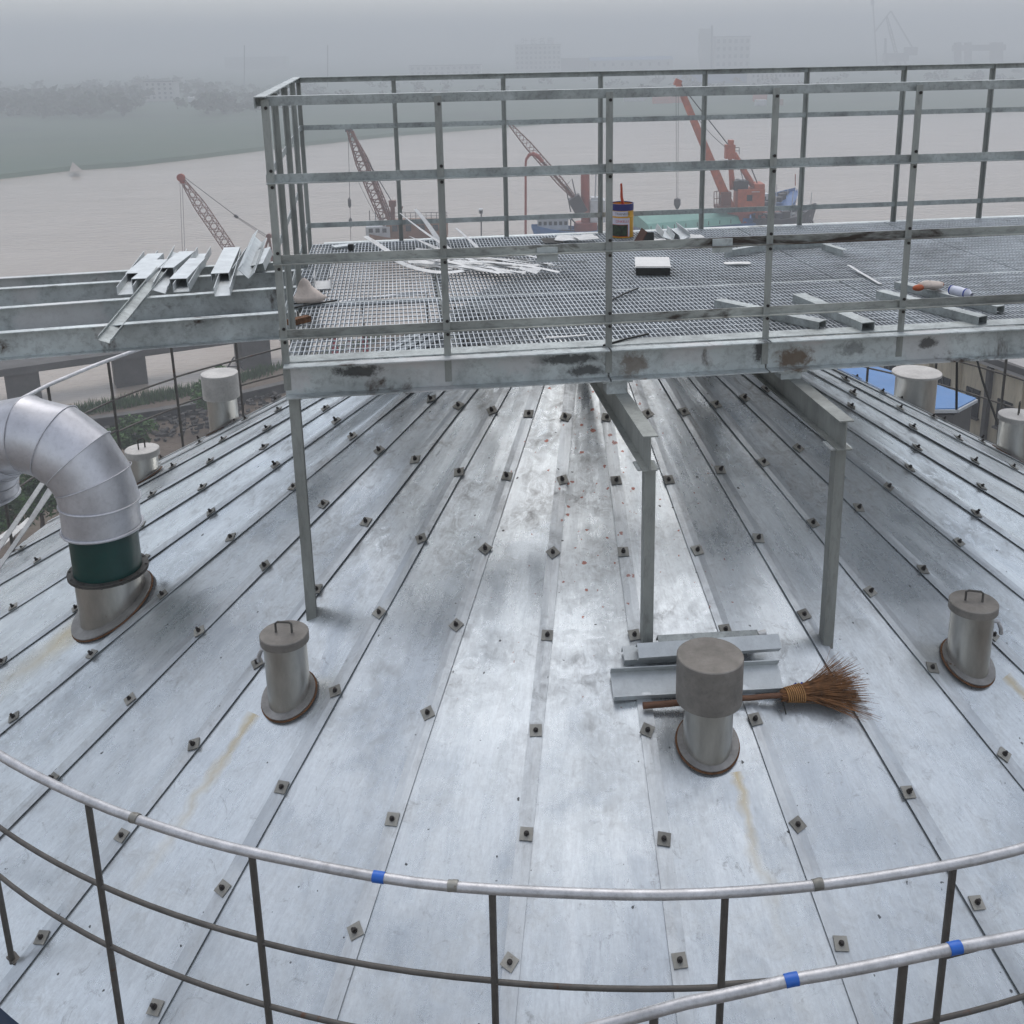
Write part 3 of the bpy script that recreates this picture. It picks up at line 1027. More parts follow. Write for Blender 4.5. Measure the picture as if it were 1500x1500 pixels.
# edge beams
for nme, n0, sgn in (('edge_beam', 0.0, 1), ('edge_beam', W_, -1)):
    cuts_ = [0.0, 3.83, 5.80, L_] if sgn == 1 else [0.0, L_]
    for a, b2 in zip(cuts_[:-1], cuts_[1:]):
        mb = MB()
        hh = (ZF - ZB) * S
        prof = channel(hh, 0.075, 0.007)
        if sgn == 1:
            prof = [(-x + 0.0, y) for x, y in prof][::-1]
        mb.extr(prof, pf(a + 0.012, n0, (ZF + ZB) / 2), pf(b2 - 0.012, n0, (ZF + ZB) / 2))
        mb.build(nme, M['galvrust'], plat)
for t_ in (0.0, 1.95, 3.85, 5.85, 7.9, 9.9, 11.9):
    mb = MB()
    mb.extr(ibeam((ZF - ZB) * S - 0.05, 0.06, 0.007), pf(t_ + 0.06, 0.05, (ZF + ZB) / 2 - 0.05), pf(t_ + 0.06, W_ - 0.05, (ZF + ZB) / 2 - 0.05))
    mb.build('joist', M['galv'], plat)
# nosing strip between beam and grating
mb = MB()
mb.bar(pf(0, 0.13, ZF + 0.012), pf(L_, 0.13, ZF + 0.012), 0.26 * S, 0.006)
mb.build('nosing', M['galv'], plat)
mb = MB()
mb.bar(pf(0, 2.96, ZF - 0.01), pf(L_, 2.96, ZF - 0.01), 0.035, 0.006)
mb.build('joint_bar', M['galv'], plat)
# gratings: bearing bars across, cross rods along
for ta, tb in ((0.02, 1.93), (1.97, 4.95), (4.99, 7.95), (7.99, 10.95), (10.99, 14.1)):
    for na, nb in ((0.28, 2.92), (3.0, 7.72)):
        if ta < 0.5:
            ta = 0.02 if na < 1 else -0.18
        mb = MB()
        step = 0.0272 / S
        k = 0
        t_ = ta
        while t_ <= tb + 1e-6:
            mb.bar(pf(t_, na, ZF - 0.03), pf(t_, nb, ZF - 0.03), 0.0046, 0.032)
            t_ += step
        n_ = na
        while n_ <= nb + 0.01:
            mb.bar(pf(ta, n_, ZF - 0.008), pf(tb, n_, ZF - 0.008), 0.008, 0.0075)
            n_ += 0.096 / S
        for n_ in (na, nb):
            mb.bar(pf(ta, n_, ZF - 0.028), pf(tb, n_, ZF - 0.028), 0.005, 0.027)
        mb.build('grating_panel', M['grating'], plat)

# railings
LV = [(-1.39, 'rail'), (-2.30, 'rail'), (-3.17, 'kick_rail')]
bolt_lv = (-0.62, -1.30, -1.48, -2.22, -2.40, -3.10, -3.26)
bm = MB()
bm.lathe([(0.0085, 0.0), (0.0085, 0.006), (0.0, 0.0062)], (0, 0, 0), 8, (0, -1, 0))
pbo = bm.build('bolt', M['bolt'], None, False)
pb_mesh = pbo.data
bpy.data.objects.remove(pbo)
ROTP = Matrix.Rotation(PHI, 4, 'Z')


def tend(n_):                     # the left end line of the platform
    return -0.02 - 0.24 * n_ / W_


def rail_post(t_, n_, side, zb, bolts):
    """angle-iron post: side +1 near railing (web faces the camera), -1 far railing"""
    mb = MB()
    a = 0.036
    prof = [(-a / 2, 0), (a / 2, 0), (a / 2, 0.006), (-a / 2 + 0.006, 0.006), (-a / 2 + 0.006, a), (-a / 2, a)]
    if side < 0:
        prof = [(x, -y) for x, y in prof][::-1]
    mb.extr([(-x, y) for x, y in prof][::-1], pf(t_, n_, zb), pf(t_, n_, ZT - 0.03), PN)
    o = mb.build('post', M['column'], plat)
    if bolts:
        for z in bolt_lv:
            b2 = bpy.data.objects.new('bolt', pb_mesh)
            b2.matrix_basis = Matrix.Translation(pf(t_ + 0.01, n_ - 0.0005, z)) @ ROTP
            link(b2, o)
    return o


near_posts = [0.03, 1.90, 3.83, 5.78, 7.52, 9.42, 11.3, 13.2]
far_posts = [-0.24, 1.45, 3.44, 5.25, 7.24, 9.23, 11.17, 12.98]
for t_ in near_posts:
    rail_post(t_, -0.022, 1, -3.84, True)
for t_ in far_posts:
    rail_post(t_, W_ + 0.03, -1, -3.84, False)
for n_ in (1.6, 3.6, 5.6):
    mb = MB()
    mb.extr(angle_sec(0.036, 0.036, 0.006), pf(tend(n_), n_, -3.8), pf(tend(n_), n_, ZT - 0.03), PN)
    mb.build('post', M['column'], plat)
tr = MB()
tr.extr([(0, 0), (0.058, 0), (0.058, -0.006), (0.006, -0.006), (0.006, -0.046), (0, -0.046)], pf(-0.06, 0.035, ZT), pf(L_, 0.035, ZT))
tr.build('top_rail', M['galv'], plat)
tr = MB()
tr.extr([(0, 0), (0, -0.044), (-0.006, -0.044), (-0.006, -0.006), (-0.055, -0.006), (-0.055, 0)], pf(-0.30, W_, ZT), pf(L_, W_, ZT))
tr.build('top_rail', M['galv'], plat)
tr = MB()
tr.extr([(0, 0), (0.055, 0), (0.055, -0.006), (0.006, -0.006), (0.006, -0.055), (0, -0.055)], pf(-0.31, W_ - 0.02, ZT + 0.004), pf(-0.07, -0.12, ZT + 0.004))
tr.build('top_rail', M['galv'], plat)
for z, nme in LV:
    for n0, hh in ((0.0, 0.046), (W_ - 0.0, 0.042)):
        cuts_ = [-0.02, 5.2, L_] if n0 == 0 else [-0.26, 7.24, L_]
        for q, (a, b2) in enumerate(zip(cuts_[:-1], cuts_[1:])):
            mb = MB()
            o_ = 0.012 if q else 0.0
            if n0 == 0:
                mb.extr([(0, -hh / 2), (0, hh / 2), (-0.005, hh / 2), (-0.005, -hh / 2 + 0.005), (-0.04, -hh / 2 + 0.005), (-0.04, -hh / 2)][::-1], pf(a, 0.018 + o_, z), pf(b2, 0.018 + o_, z))
            else:
                mb.bar(pf(a, n0, z), pf(b2, n0, z), 0.006, hh)
            mb.build(nme, M['railburn'] if (z < -2 and n0 == 0) else M['galv'], plat)
    mb = MB()
    mb.bar(pf(tend(0.06), 0.06, z), pf(tend(W_), W_ - 0.05, z), 0.006, 0.042)
    mb.build(nme, M['galv'], plat)
# joint plates on the third rail
for t_, z in ((3.1, -2.33), (5.2, -2.31)):
    mb = MB()
    mb.box(pf(t_, -0.012, z - 0.03), 0.11, 0.008, 0.075, ROTP.to_3x3())
    mb.build('joint_plate', M['galvrust'], plat)

# columns and bracket beams under the platform
def column(t_, n_, ztop, prof_mat, w=0.062):
    foot = pf(t_, n_, 0)
    rr = math.hypot(foot.x - AX, foot.y - AY)
    zc = APZ - SL * rr
    mb = MB()
    mb.extr(channel(w, 0.055, 0.006), Vector((foot.x, foot.y, zc - 0.06)), pf(t_, n_, ztop), PN)
    mb.build('column', prof_mat, plat)


column(0.02, 0.11, ZB, M['column'], 0.07)
column(3.95, -1.37, -4.50, M['column'])
column(6.11, -1.43, -4.38, M['column'])
for t_, n_, zlo, zhi, back in ((3.98, -1.55, -4.50, -4.09, 2.45), (6.16, -1.62, -4.38, -4.03, 2.9)):
    mb = MB()
    h_ = (zhi - zlo) * S
    mb.extr(ibeam(h_, 0.075, 0.007), pf(t_, n_, (zlo + zhi) / 2), pf(t_, back, (zlo + zhi) / 2))
    mb.build('bracket_beam', M['column'], plat)
    mb = MB()
    mb.box(pf(t_, n_ + 0.2, zlo - 0.012), 0.11, 0.11, 0.008, ROTP.to_3x3())
    mb.build('cap_plate', M['galvrust'], plat)
    mb = MB()
    top_ = ZB - 0.035
    mb.box(pf(t_ - 0.06, 0.02, (zhi + top_) / 2), 0.115, 0.10, (top_ - zhi) * S, ROTP.to_3x3())
    mb.box(pf(t_ - 0.06, 0.02, top_ + 0.014), 0.165, 0.14, 0.008, ROTP.to_3x3())
    mb.build('stub_support', M['galvrust'], plat)
mb = MB()
mb.box(pf(0.08, 0.0, ZB + 0.17), 0.07, 0.012, 0.15, ROTP.to_3x3())
mb.build('corner_plate', M['galvrust'], plat)

# ------------------------------------------------------------------ unfinished walkway joining on the left
wk = empty('walkway_beams', pf(-4, 2.5, ZF - 0.3), 'four parallel channel beams of an unfinished walkway running off to the left', 'walkway')
BZ = ZF - 0.02
ROWS = ((2.72, 2.32), (4.35, 3.86), (5.62, 5.25), (6.42, 6.10))
for (n0, n1) in ROWS:
    mb = MB()
    hh = 0.168
    s_ = (n0 - n1) / 3.6
    a, b2 = pf(-0.08, n0, BZ), pf(-9.0, n0 - s_ * 9.0, BZ)
    mb.extr([(0, 0), (0.06, 0), (0.06, -0.006), (0.006, -0.006), (0.006, -hh + 0.006), (0.06, -hh + 0.006), (0.06, -hh), (0, -hh)][::-1], a, b2)
    mb.build('channel_beam', M['galvrust'], wk)

# offcuts of channel lying across the beams
OFFC = 'channel offcuts laid across the walkway beams'


def roll_prof(prof, ang):
    c_, s__ = math.cos(ang), math.sin(ang)
    return [(x * c_ - y * s__, x * s__ + y * c_) for x, y in prof]


def chan_open(w, h, t):            # channel lying on its web, legs up (w wide)
    return [(-w / 2, 0), (w / 2, 0), (w / 2, h), (w / 2 - t, h), (w / 2 - t, t), (-w / 2 + t, t), (-w / 2 + t, h), (-w / 2, h)]


def loose_channel(p0, p1, w, h, ang, label, group, mat='galvbright', name='channel_offcut', t=0.004):
    mb = MB()
    mb.extr(roll_prof(chan_open(w, h, t), ang), p0, p1)
    o = mb.build(name, M[mat])
    tag(o, label, 'steel channel', group)
    return o


def bp(x, y, lift=0.0):           # a point at the beam tops' level
    return G(x, y, CAMZ + BZ * S + lift)


for (x0, y0, x1, y1, w, h, ang, lift, lab) in (
    (184, 432, 222, 378, 0.085, 0.035, 0.0, 0.0, 'upturned channel offcut, leftmost on the walkway beams, under an inverted one'),
    (196, 400, 228, 371, 0.095, 0.035, PI, 0.040, 'inverted channel offcut lying on top at the left end of the row'),
    (203, 408, 236, 380, 0.080, 0.035, PI, 0.048, 'narrow inverted channel offcut beside the long slanting one'),
    (232, 428, 262, 372, 0.080, 0.035, 0.35, 0.0, 'tilted channel offcut with a triangular open end, under a flat one'),
    (242, 392, 274, 368, 0.095, 0.035, PI, 0.045, 'inverted channel offcut bridging two others, second group of the row'),
    (266, 428, 300, 372, 0.085, 0.035, 0.0, 0.0, 'upturned channel offcut with a long open trough, middle of the row'),
    (261, 408, 289, 378, 0.095, 0.035, PI, 0.045, 'inverted channel offcut stacked over the middle trough'),
    (326, 434, 344, 376, 0.085, 0.035, 0.0, 0.0, 'upturned channel offcut whose end hangs lowest, right of the middle'),
    (322, 400, 340, 362, 0.100, 0.035, PI, 0.042, 'wide inverted channel offcut leaning on the low hanging one'),
    (352, 404, 372, 372, 0.085, 0.035, 0.0, 0.0, 'dark sided channel offcut standing open near the platform post'),
    (356, 402, 377, 350, 0.080, 0.035, 0.8, 0.050, 'channel offcut rolled on its edge, sticking up highest of the row'),
    (374, 388, 386, 364, 0.090, 0.035, PI - 0.2, 0.045, 'short inverted channel offcut next to the platform corner post'),
):
    loose_channel(bp(x0, y0, lift * 1.5 + 0.004), bp(x1, y1, lift * 1.5 + 0.008), w * 1.25, h * 1.7, ang, lab, OFFC)
# the long one slanting down across the front beam
loose_channel(D(152, 506, pf(-3, 1.75, 0).y) + Vector((0, 0, 0.02)), bp(236, 398, 0.045), 0.075, 0.03, 0.35, 'long narrow channel slanting down across the front beam of the walkway', OFFC, 'galv')

# ------------------------------------------------------------------ loose things on the platform floor
FZ = CAMZ + ZF * S + 0.003


def fl(x, y, lift=0.0):
    return G(x, y, FZ + lift)


FLC = 'channels lying on the grating'
for (x0, y0, x1, y1, w, h, ang, lab) in (
    (1052, 438, 1205, 470, 0.075, 0.045, PI, 'single inverted channel lying slantwise on the grating behind the third front post'),
    (1170, 430, 1272, 472, 0.085, 0.05, PI, 'short wide inverted channel on the grating, squared end facing out'),
    (1290, 425, 1440, 463, 0.075, 0.05, PI, 'front inverted channel of the close group beside the orange gloves'),
    (1316, 412, 1466, 448, 0.07, 0.045, PI, 'rear channel of the close group, under the orange gloves'),
):
    a, b2 = fl(x0, y0, h + 0.002), fl(x1, y1, h + 0.002)
    loose_channel(a, b2, w, h, ang, lab, FLC, 'galv', 'floor_channel', 0.005)
for (x0, y0, x1, y1, lab) in ((1062, 368, 1122, 358, 'short angle piece lying left of the dark burnt rail'), (1128, 357, 1206, 352, 'straight flat angle piece lying along the middle rail'), (1204, 357, 1234, 366, 'stubby angle piece with bright end on the far grating')):
    mb = MB()
    mb.extr(angle_sec(0.05, 0.05, 0.005), fl(x0, y0, 0.052), fl(x1, y1, 0.052))
    tag(mb.build('angle_piece', M['galv']), lab, 'steel angle', 'angle pieces on the grating')

# paint can with its stirring stick
cb = fl(911, 346)
can = empty('paint_can', cb, 'yellow paint can with blue rim band and orange paint inside', 'paint can')
cr_, ch = 0.096, 0.285
mb = MB()
mb.lathe([(0.0, 0.0), (cr_, 0.0), (cr_, ch * 0.80)], cb, 36)
mb.lathe([(cr_ - 0.003, ch * 0.985), (cr_ - 0.003, 0.01)], cb, 36)
mb.lathe([(cr_ + 0.003, ch * 0.60), (cr_ + 0.003, ch * 0.62), (cr_, ch * 0.63)], cb, 36)
mb.build('body', M['canyellow'], can)
mb = MB()
mb.lathe([(cr_ + 0.0012, ch * 0.80), (cr_ + 0.0012, ch * 0.99), (cr_ + 0.005, ch * 0.992), (cr_ + 0.004, ch), (cr_ - 0.004, ch), (cr_ - 0.004, ch * 0.97)], cb, 36)
mb.build('blue_band', M['canblue'], can)
mb = MB()
mb.lathe([(cr_ - 0.003, ch * 0.93), (0.0, ch * 0.925)], cb, 32)
mb.build('paint_surface', M['orangepaint'], can)


def can_patch(a0, a1, z0, z1, rr, mat, name):
    vs, fs = [], []
    K = 14
    for k in range(K + 1):
        a = a0 + (a1 - a0) * k / K
        for z in (z0, z1):
            vs.append(cb + Vector((math.sin(a) * rr, -math.cos(a) * rr, z)))
    for k in range(K):
        fs.append([2 * k, 2 * k + 2, 2 * k + 3, 2 * k + 1])
    mb = MB()
    mb.add(vs, fs, True)
    return mb.build(name, mat, can)


can_patch(-1.2, 0.62, ch * 0.04, ch * 0.59, cr_ + 0.0008, M['canwhite'], 'label')
can_patch(-1.2, 0.45, ch * 0.04, ch * 0.40, cr_ + 0.0013, M['canred'], 'label_border')
can_patch(-1.17, 0.42, ch * 0.055, ch * 0.39, cr_ + 0.0018, M['canpic'], 'label_picture')
can_patch(-1.2, 0.45, ch * 0.64, ch * 0.785, cr_ + 0.0008, M['canwhite'], 'brand_panel')


def can_text(txt, size, zc, a_mid, mat, rr, nme):
    cu = bpy.data.curves.new(nme, 'FONT')
    cu.body = txt
    cu.size = size
    cu.align_x = 'CENTER'
    cu.align_y = 'CENTER'
    to = bpy.data.objects.new(nme, cu)
    COL.objects.link(to)
    dg = bpy.context.evaluated_depsgraph_get()
    me = bpy.data.meshes.new_from_object(to.evaluated_get(dg))
    bpy.data.objects.remove(to)
    for v in me.vertices:
        a = a_mid + v.co.x / rr
        v.co = (math.sin(a) * rr, -math.cos(a) * rr, zc + v.co.y)
    me.materials.clear()
    me.materials.append(mat)
    o = bpy.data.objects.new(nme, me)
    o.location = cb
    return link(o, can)


can_text('TRANKER', 0.030, ch * 0.71, -0.05, M['canpic'], cr_ + 0.0014, 'lettering')
can_text('ONKELLE', 0.028, ch * 0.49, -0.05, M['canred'], cr_ + 0.0014, 'lettering')
mb = MB()
st0 = cb + Vector((0.022, 0.03, 0.06))
st1 = cb + Vector((-0.005, 0.05, 0.44))
mb.tube([st0, st0.lerp(st1, 0.5) + Vector((0.006, 0, 0)), st0.lerp(st1, 0.7) + Vector((-0.004, 0, 0)), st0.lerp(st1, 0.88), st1], [0.014, 0.014, 0.012, 0.010, 0.009], 8)
tag(mb.build('stirring_stick', M['orangepaint']), 'orange paint coated stick standing in the yellow can', 'stick')

# white box
a, b2, c3 = fl(933, 404), fl(985, 404), fl(984, 377)
mb = MB()
ux = (b2 - a).normalized()
cx_ = (a + b2) / 2 + Vector((0, 0.14, 0.0))
rm = Matrix.Rotation(math.atan2(ux.y, ux.x), 3, 'Z')
mb.box(cx_ + Vector((0, 0, 0.032)), (b2 - a).length * 0.96, 0.26, 0.064, rm)
wb = mb.build('white_carton', [M['darkplate']])
tag(wb, 'white topped carton lying on the middle of the grating', 'carton')
mb = MB()
mb.box(cx_ + Vector((0, 0.004, 0.067)), (b2 - a).length, 0.29, 0.006, rm @ Matrix.Rotation(0.05, 3, 'X'))
mb.build('lid', M['whitebox'], wb)

# rag, rods, small bracket at the left end
rg = fl(454, 444)
mb = MB()
vs, fs = [], []
for k in range(9):
    f = k / 8
    rr = [0.075, 0.088, 0.085, 0.07, 0.055, 0.042, 0.034, 0.024, 0.004][k]
    for s in range(14):
        a = 2 * PI * s / 14
        w = 1 + 0.45 * noise.noise(Vector((math.cos(a) * 2.2, math.sin(a) * 2.2, f * 4 + 2)))
        vs.append(rg + Vector((math.cos(a) * rr * w * 1.1 - 0.03 * f, math.sin(a) * rr * w * 0.8, 0.012 + f * 0.155)))
for k in range(8):
    for s in range(14):
        s2 = (s + 1) % 14
        fs.append([k * 14 + s, k * 14 + s2, (k + 1) * 14 + s2, (k + 1) * 14 + s])
mb.add(vs, fs, True)
tag(mb.build('crumpled_rag', M['rag']), 'crumpled cream rag at the left end of the grating', 'rag')
for (x0, y0, x1, y1, lab) in ((424, 452, 494, 440, 'thin dark rod lying in front of the cream rag'), (426, 446, 442, 444, 'short dark rod end beside the cream rag'), (895, 440, 935, 422, 'hooked dark wire behind the middle front post'), (884, 506, 950, 489, 'straight dark rod against the nosing near the middle front post')):
    mb = MB()
    a, b2 = fl(x0, y0, 0.008), fl(x1, y1, 0.012)
    mb.tube([a, a.lerp(b2, 0.5) + Vector((0, 0, 0.004)), b2], 0.006, 6)
    tag(mb.build('steel_rod', M['darkplate']), lab, 'rod')
a, b2 = fl(473, 424, 0.004), fl(474, 412, 0.004)
loose_channel(a, b2, 0.115, 0.085, 0.0, 'short upturned channel piece standing behind the cream rag', None, 'whitestrip', 'channel_piece')
mb = MB()
a, b2 = fl(424, 473, 0.02), fl(452, 466, 0.02)
mb.bar(a, b2, 0.05, 0.035)
tag(mb.build('rusty_block', M['rust']), 'rusty flat bar at the left edge of the grating', 'bar')
mb = MB()
a, b2 = fl(488, 362, 0.012), fl(518, 358, 0.012)
mb.bar(a, b2, 0.09, 0.012)
tag(mb.build('flat_plate', M['galvbright']), 'small pale plate on the far left corner of grating', 'plate')
mb = MB()
mb.box(fl(514, 362, 0.03), 0.04, 0.05, 0.05)
tag(mb.build('dark_block', M['darkplate']), 'small black block beside the pale plate at far rail', 'block')

# heap of curled white strips
STR = 'curled white strips heaped on the grating'
strips = []
rnd = random.Random(5)
for k in range(30):
    x0 = rnd.uniform(560, 690)
    y0 = rnd.uniform(364, 384)
    x1 = x0 + rnd.uniform(70, 190)
    y1 = min(400, y0 + rnd.uniform(4, 26))
    bow = rnd.uniform(-14, 20)
    strips.append([(x0, y0, rnd.uniform(0.01, 0.10)), ((x0 + x1) / 2, (y0 + y1) / 2 + bow, rnd.uniform(0.005, 0.05)), (x1, y1, rnd.uniform(0.005, 0.06))])
named = [
    ([(586, 312, 0.0), (622, 342, 0.0), (668, 366, 0.0)], 'long white strip springing highest out of the heap, leftmost tip', 0.34),
    ([(608, 306, 0.0), (632, 332, 0.0), (650, 362, 0.0)], 'second white strip springing up out of the heap beside the front post', 0.32),
    ([(535, 346, 0.0), (552, 356, 0.0), (580, 372, 0.0)], 'flat round ended white strip at the left of the heap', 0.05),
    ([(668, 334, 0.0), (690, 352, 0.0), (702, 362, 0.0)], 'crooked grey strip bent up near the lamp pole', 0.12),
    ([(600, 346, 0.0), (625, 357, 0.0), (650, 364, 0.0)], 'looped grey strip at the back of the heap', 0.08),
]


def strip_thing(pts3, w, label, group, tw=0.5, mat='whitestrip'):
    P = [Vector(q) for q in pts3]
    mb = MB()
    K = 10
    vs, fs = [], []
    rr = random.Random(int(P[0].x * 1000) % 9999)
    t0, t1 = rr.uniform(-tw, tw), rr.uniform(-tw, tw)
    cen = []
    for k in range(K + 1):
        f = k / K
        c = P[0] * (1 - f) ** 2 + P[1] * 2 * f * (1 - f) + P[2] * f * f
        cen.append(c)
    for k in range(K + 1):
        t_ = (cen[min(K, k + 1)] - cen[max(0, k - 1)]).normalized()
        sd_ = t_.cross(Vector((0, 0, 1))).normalized()
        upv = sd_.cross(t_)
        a = t0 + (t1 - t0) * k / K
        u = sd_ * math.cos(a) + upv * math.sin(a)
        nn = t_.cross(u)
        for q, e in ((-w / 2, 0.0), (w / 2, 0.0), (w / 2, 0.002), (-w / 2, 0.002)):
            vs.append(cen[k] + u * q + nn * e)
    for k in range(K):
        for j in range(4):
            j2 = (j + 1) % 4
            fs.append([k * 4 + j, k * 4 + j2, k * 4 + 4 + j2, k * 4 + 4 + j])
    fs += [[0, 1, 2, 3], [K * 4 + 3, K * 4 + 2, K * 4 + 1, K * 4]]
    mb.add(vs, fs)
    o = mb.build('metal_strip', M[mat])
    tag(o, label, 'metal strip', group)
    return o


for q in strips:
    strip_thing([fl(x, y, z + 0.006) for x, y, z in q], 0.033, 'curved pale strip lying in the tangled heap on the grating', STR)
for q, lab, hmax in named:
    y_ = fl(q[2][0], q[2][1] + 4).y
    P3 = [D(q[0][0], q[0][1], y_ + 0.08), D(q[1][0], q[1][1], y_ + 0.04), fl(q[2][0], q[2][1] + 4, 0.01)]
    strip_thing(P3, 0.055, lab, STR, 0.3)

# things round the paint can
mb = MB()
a, b2 = fl(936, 344, 0.0), fl(940, 318, 0.0)
mb.box(fl(938, 348, 0.075), 0.008, 0.10, 0.14, Matrix.Rotation(0.5, 3, 'Y') @ Matrix.Rotation(0.4, 3, 'Z'))
tag(mb.build('brown_board', M['brownboard']), 'brown board leaning beside the yellow paint can', 'board')
mb = MB()
mb.box(fl(949, 348, 0.045), 0.10, 0.012, 0.085, Matrix.Rotation(-0.35, 3, 'X'))
tag(mb.build('black_plate', M['darkplate']), 'black plate propped up right of the paint can', 'plate')
loose_channel(fl(978, 350, 0.012), fl(968, 338, 0.02), 0.10, 0.05, 0.3, 'bright open channel piece right of the black plate', None, 'galvbright', 'channel_piece')
loose_channel(fl(1004, 350, 0.012), fl(986, 336, 0.02), 0.09, 0.05, -0.3, 'pale channel piece tilted towards the river, by the far rail', None, 'galvbright', 'channel_piece')
for (x, y, w, d_, z, rot, mt, lab) in ((808, 352, 0.16, 0.14, 0.018, 0.3, 'darkplate', 'black sheet lying left of the paint can'), (832, 348, 0.20, 0.16, 0.03, -0.2, 'whitestrip', 'white paper sheet between black sheet and paint can'), (858, 347, 0.18, 0.15, 0.042, 0.35, 'whitebox', 'white paper sheet next to the paint can, topmost'), (962, 352, 0.16, 0.12, 0.012, 0.15, 'whitebox', 'pale sheet under the black plate'), (1018, 346, 0.14, 0.10, 0.012, 0.2, 'whitebox', 'white sheet at the far rail under the red crane')):
    mb = MB()
    c = fl(x, y, z)
    rm = Matrix.Rotation(rot, 3, 'Z') @ Matrix.Rotation(0.10, 3, 'X')
    vs = []
    for iy in range(4):
        for ix in range(4):
            vs.append(c + rm @ Vector(((ix / 3 - 0.5) * w, (iy / 3 - 0.5) * d_, 0.012 * noise.noise(Vector((ix * 0.7 + x, iy * 0.7, 1))))))
    vs2 = [v + Vector((0, 0, -0.003)) for v in vs]
    fs = []
    for iy in range(3):
        for ix in range(3):
            a = iy * 4 + ix
            fs.append([a, a + 1, a + 5, a + 4])
            fs.append([a + 16, a + 20, a + 21, a + 17])
    rimi = [0, 1, 2, 3, 7, 11, 15, 14, 13, 12, 8, 4]
    for k in range(12):
        a, b2 = rimi[k], rimi[(k + 1) % 12]
        fs.append([a, a + 16, b2 + 16, b2])
    mb.add(vs + vs2, fs)
    tag(mb.build('loose_sheet', M[mt]), lab, 'sheet')
# flat oval scrap and a bent strip
mb = MB()
c = fl(1080, 385, 0.014)
mb.add([c + Vector((math.cos(a) * 0.10 * 1.0, math.sin(a) * 0.045, 0.004 * math.sin(3 * a))) for a in [2 * PI * k / 20 for k in range(20)]] + [c + Vector((math.cos(a) * 0.10, math.sin(a) * 0.045, -0.004)) for a in [2 * PI * k / 20 for k in range(20)]],
       [list(range(20)), list(range(39, 19, -1))] + [[k, 20 + k, 20 + (k + 1) % 20, (k + 1) % 20] for k in range(20)])
tag(mb.build('oval_scrap', M['whitebox']), 'oval white scrap lying on the grating near the third front post', 'scrap')
strip_thing([fl(1243, 388, 0.03), fl(1262, 400, 0.008), fl(1290, 416, 0.01)], 0.03, 'single bent white strip beside the grouped channels', None, 0.2)
strip_thing([fl(800, 494, 0.008), fl(830, 493, 0.006), fl(860, 490, 0.008)], 0.022, 'short white strip on the grating near the nosing', None, 0.1)
# gloves and bottle on the grouped channels
gl = fl(1362, 424, 0.055)
glove = empty('work_gloves', gl, 'grey and orange work gloves lying on the channels', 'gloves')
for (dx_, dy_, sx, sy, sz, mt, nme) in ((0.0, 0.0, 0.085, 0.05, 0.028, 'rag', 'glove_body'), (-0.085, -0.03, 0.035, 0.03, 0.02, 'orangemark', 'glove_cuff'), (0.08, 0.05, 0.03, 0.022, 0.02, 'orangemark', 'glove_finger')):
    mb = MB()
    vs, fs = [], []
    for k in range(7):
        ph = -PI / 2 + PI * k / 6
        for s in range(10):
            a = 2 * PI * s / 10
            q = Vector((math.cos(a) * math.cos(ph) * sx, math.sin(a) * math.cos(ph) * sy, math.sin(ph) * sz))
            q *= 1 + 0.35 * noise.noise(q * 30 + Vector((dx_ * 50, 0, 0)))
            vs.append(gl + Vector((dx_, dy_, sz)) + q)
    for k in range(6):
        for s in range(10):
            s2 = (s + 1) % 10
            fs.append([k * 10 + s, k * 10 + s2, k * 10 + 10 + s2, k * 10 + 10 + s])
    mb.add(vs, fs, True)
    mb.build(nme, M[mt], glove)
a, b2 = fl(1392, 424, 0.09), fl(1424, 432, 0.09)
bot = empty('plastic_bottle', a, 'white plastic bottle with blue ends lying behind the channels', 'bottle')
mb = MB()
L = (b2 - a)
mb.lathe([(0.0, 0.0), (0.022, 0.004), (0.030, 0.02), (0.030, L.length * 0.8), (0.012, L.length * 0.93), (0.012, L.length)], a, 16, L)
mb.build('body', M['bottle'], bot)
for f0 in (0.06, 0.72):
    mb = MB()
    mb.lathe([(0.031, 0.0), (0.031, 0.010)], a + L * f0, 16, L)
    mb.build('blue_ring', M['bluecloth'], bot)

# ------------------------------------------------------------------ on the roof in front: stacked channels and broom
def rf(x, y, up=0.0):             # sight line meets the cone roof
    d = ray(x, y)
    az = APZ - CAMZ
    A = d.z ** 2 - SL ** 2 * (d.x ** 2 + d.y ** 2)
    B = -2 * az * d.z + 2 * SL ** 2 * (AX * d.x + AY * d.y)
    C_ = az ** 2 - SL ** 2 * (AX ** 2 + AY ** 2)
    disc = max(0.0, B * B - 4 * A * C_)
    ts = sorted([(-B - math.sqrt(disc)) / (2 * A), (-B + math.sqrt(disc)) / (2 * A)])
    for t_ in ts:
        if t_ > 0 and d.z * t_ < az:
            P_ = d * t_
            return Vector((P_.x, P_.y, CAMZ + P_.z)) + roofn(math.atan2(P_.x - AX, -(P_.y - AY))) * up
    return None


STK = 'channels stacked on the roof behind the drum capped nozzle'
nn0 = roofn(0.12)


def roof_channel(a, b2, w, h, flip, label, mat='galvbright', lean=0.0):
    mb = MB()
    up = (nn0 + Vector((0, 0, 0)))
    prof = chan_open(w, h, 0.005)
    prof = roll_prof(prof, (PI if flip else 0) + lean)
    mb.extr(prof, a, b2, up)
    o = mb.build('roof_channel', M[mat])
    tag(o, label, 'steel channel', STK)
    return o


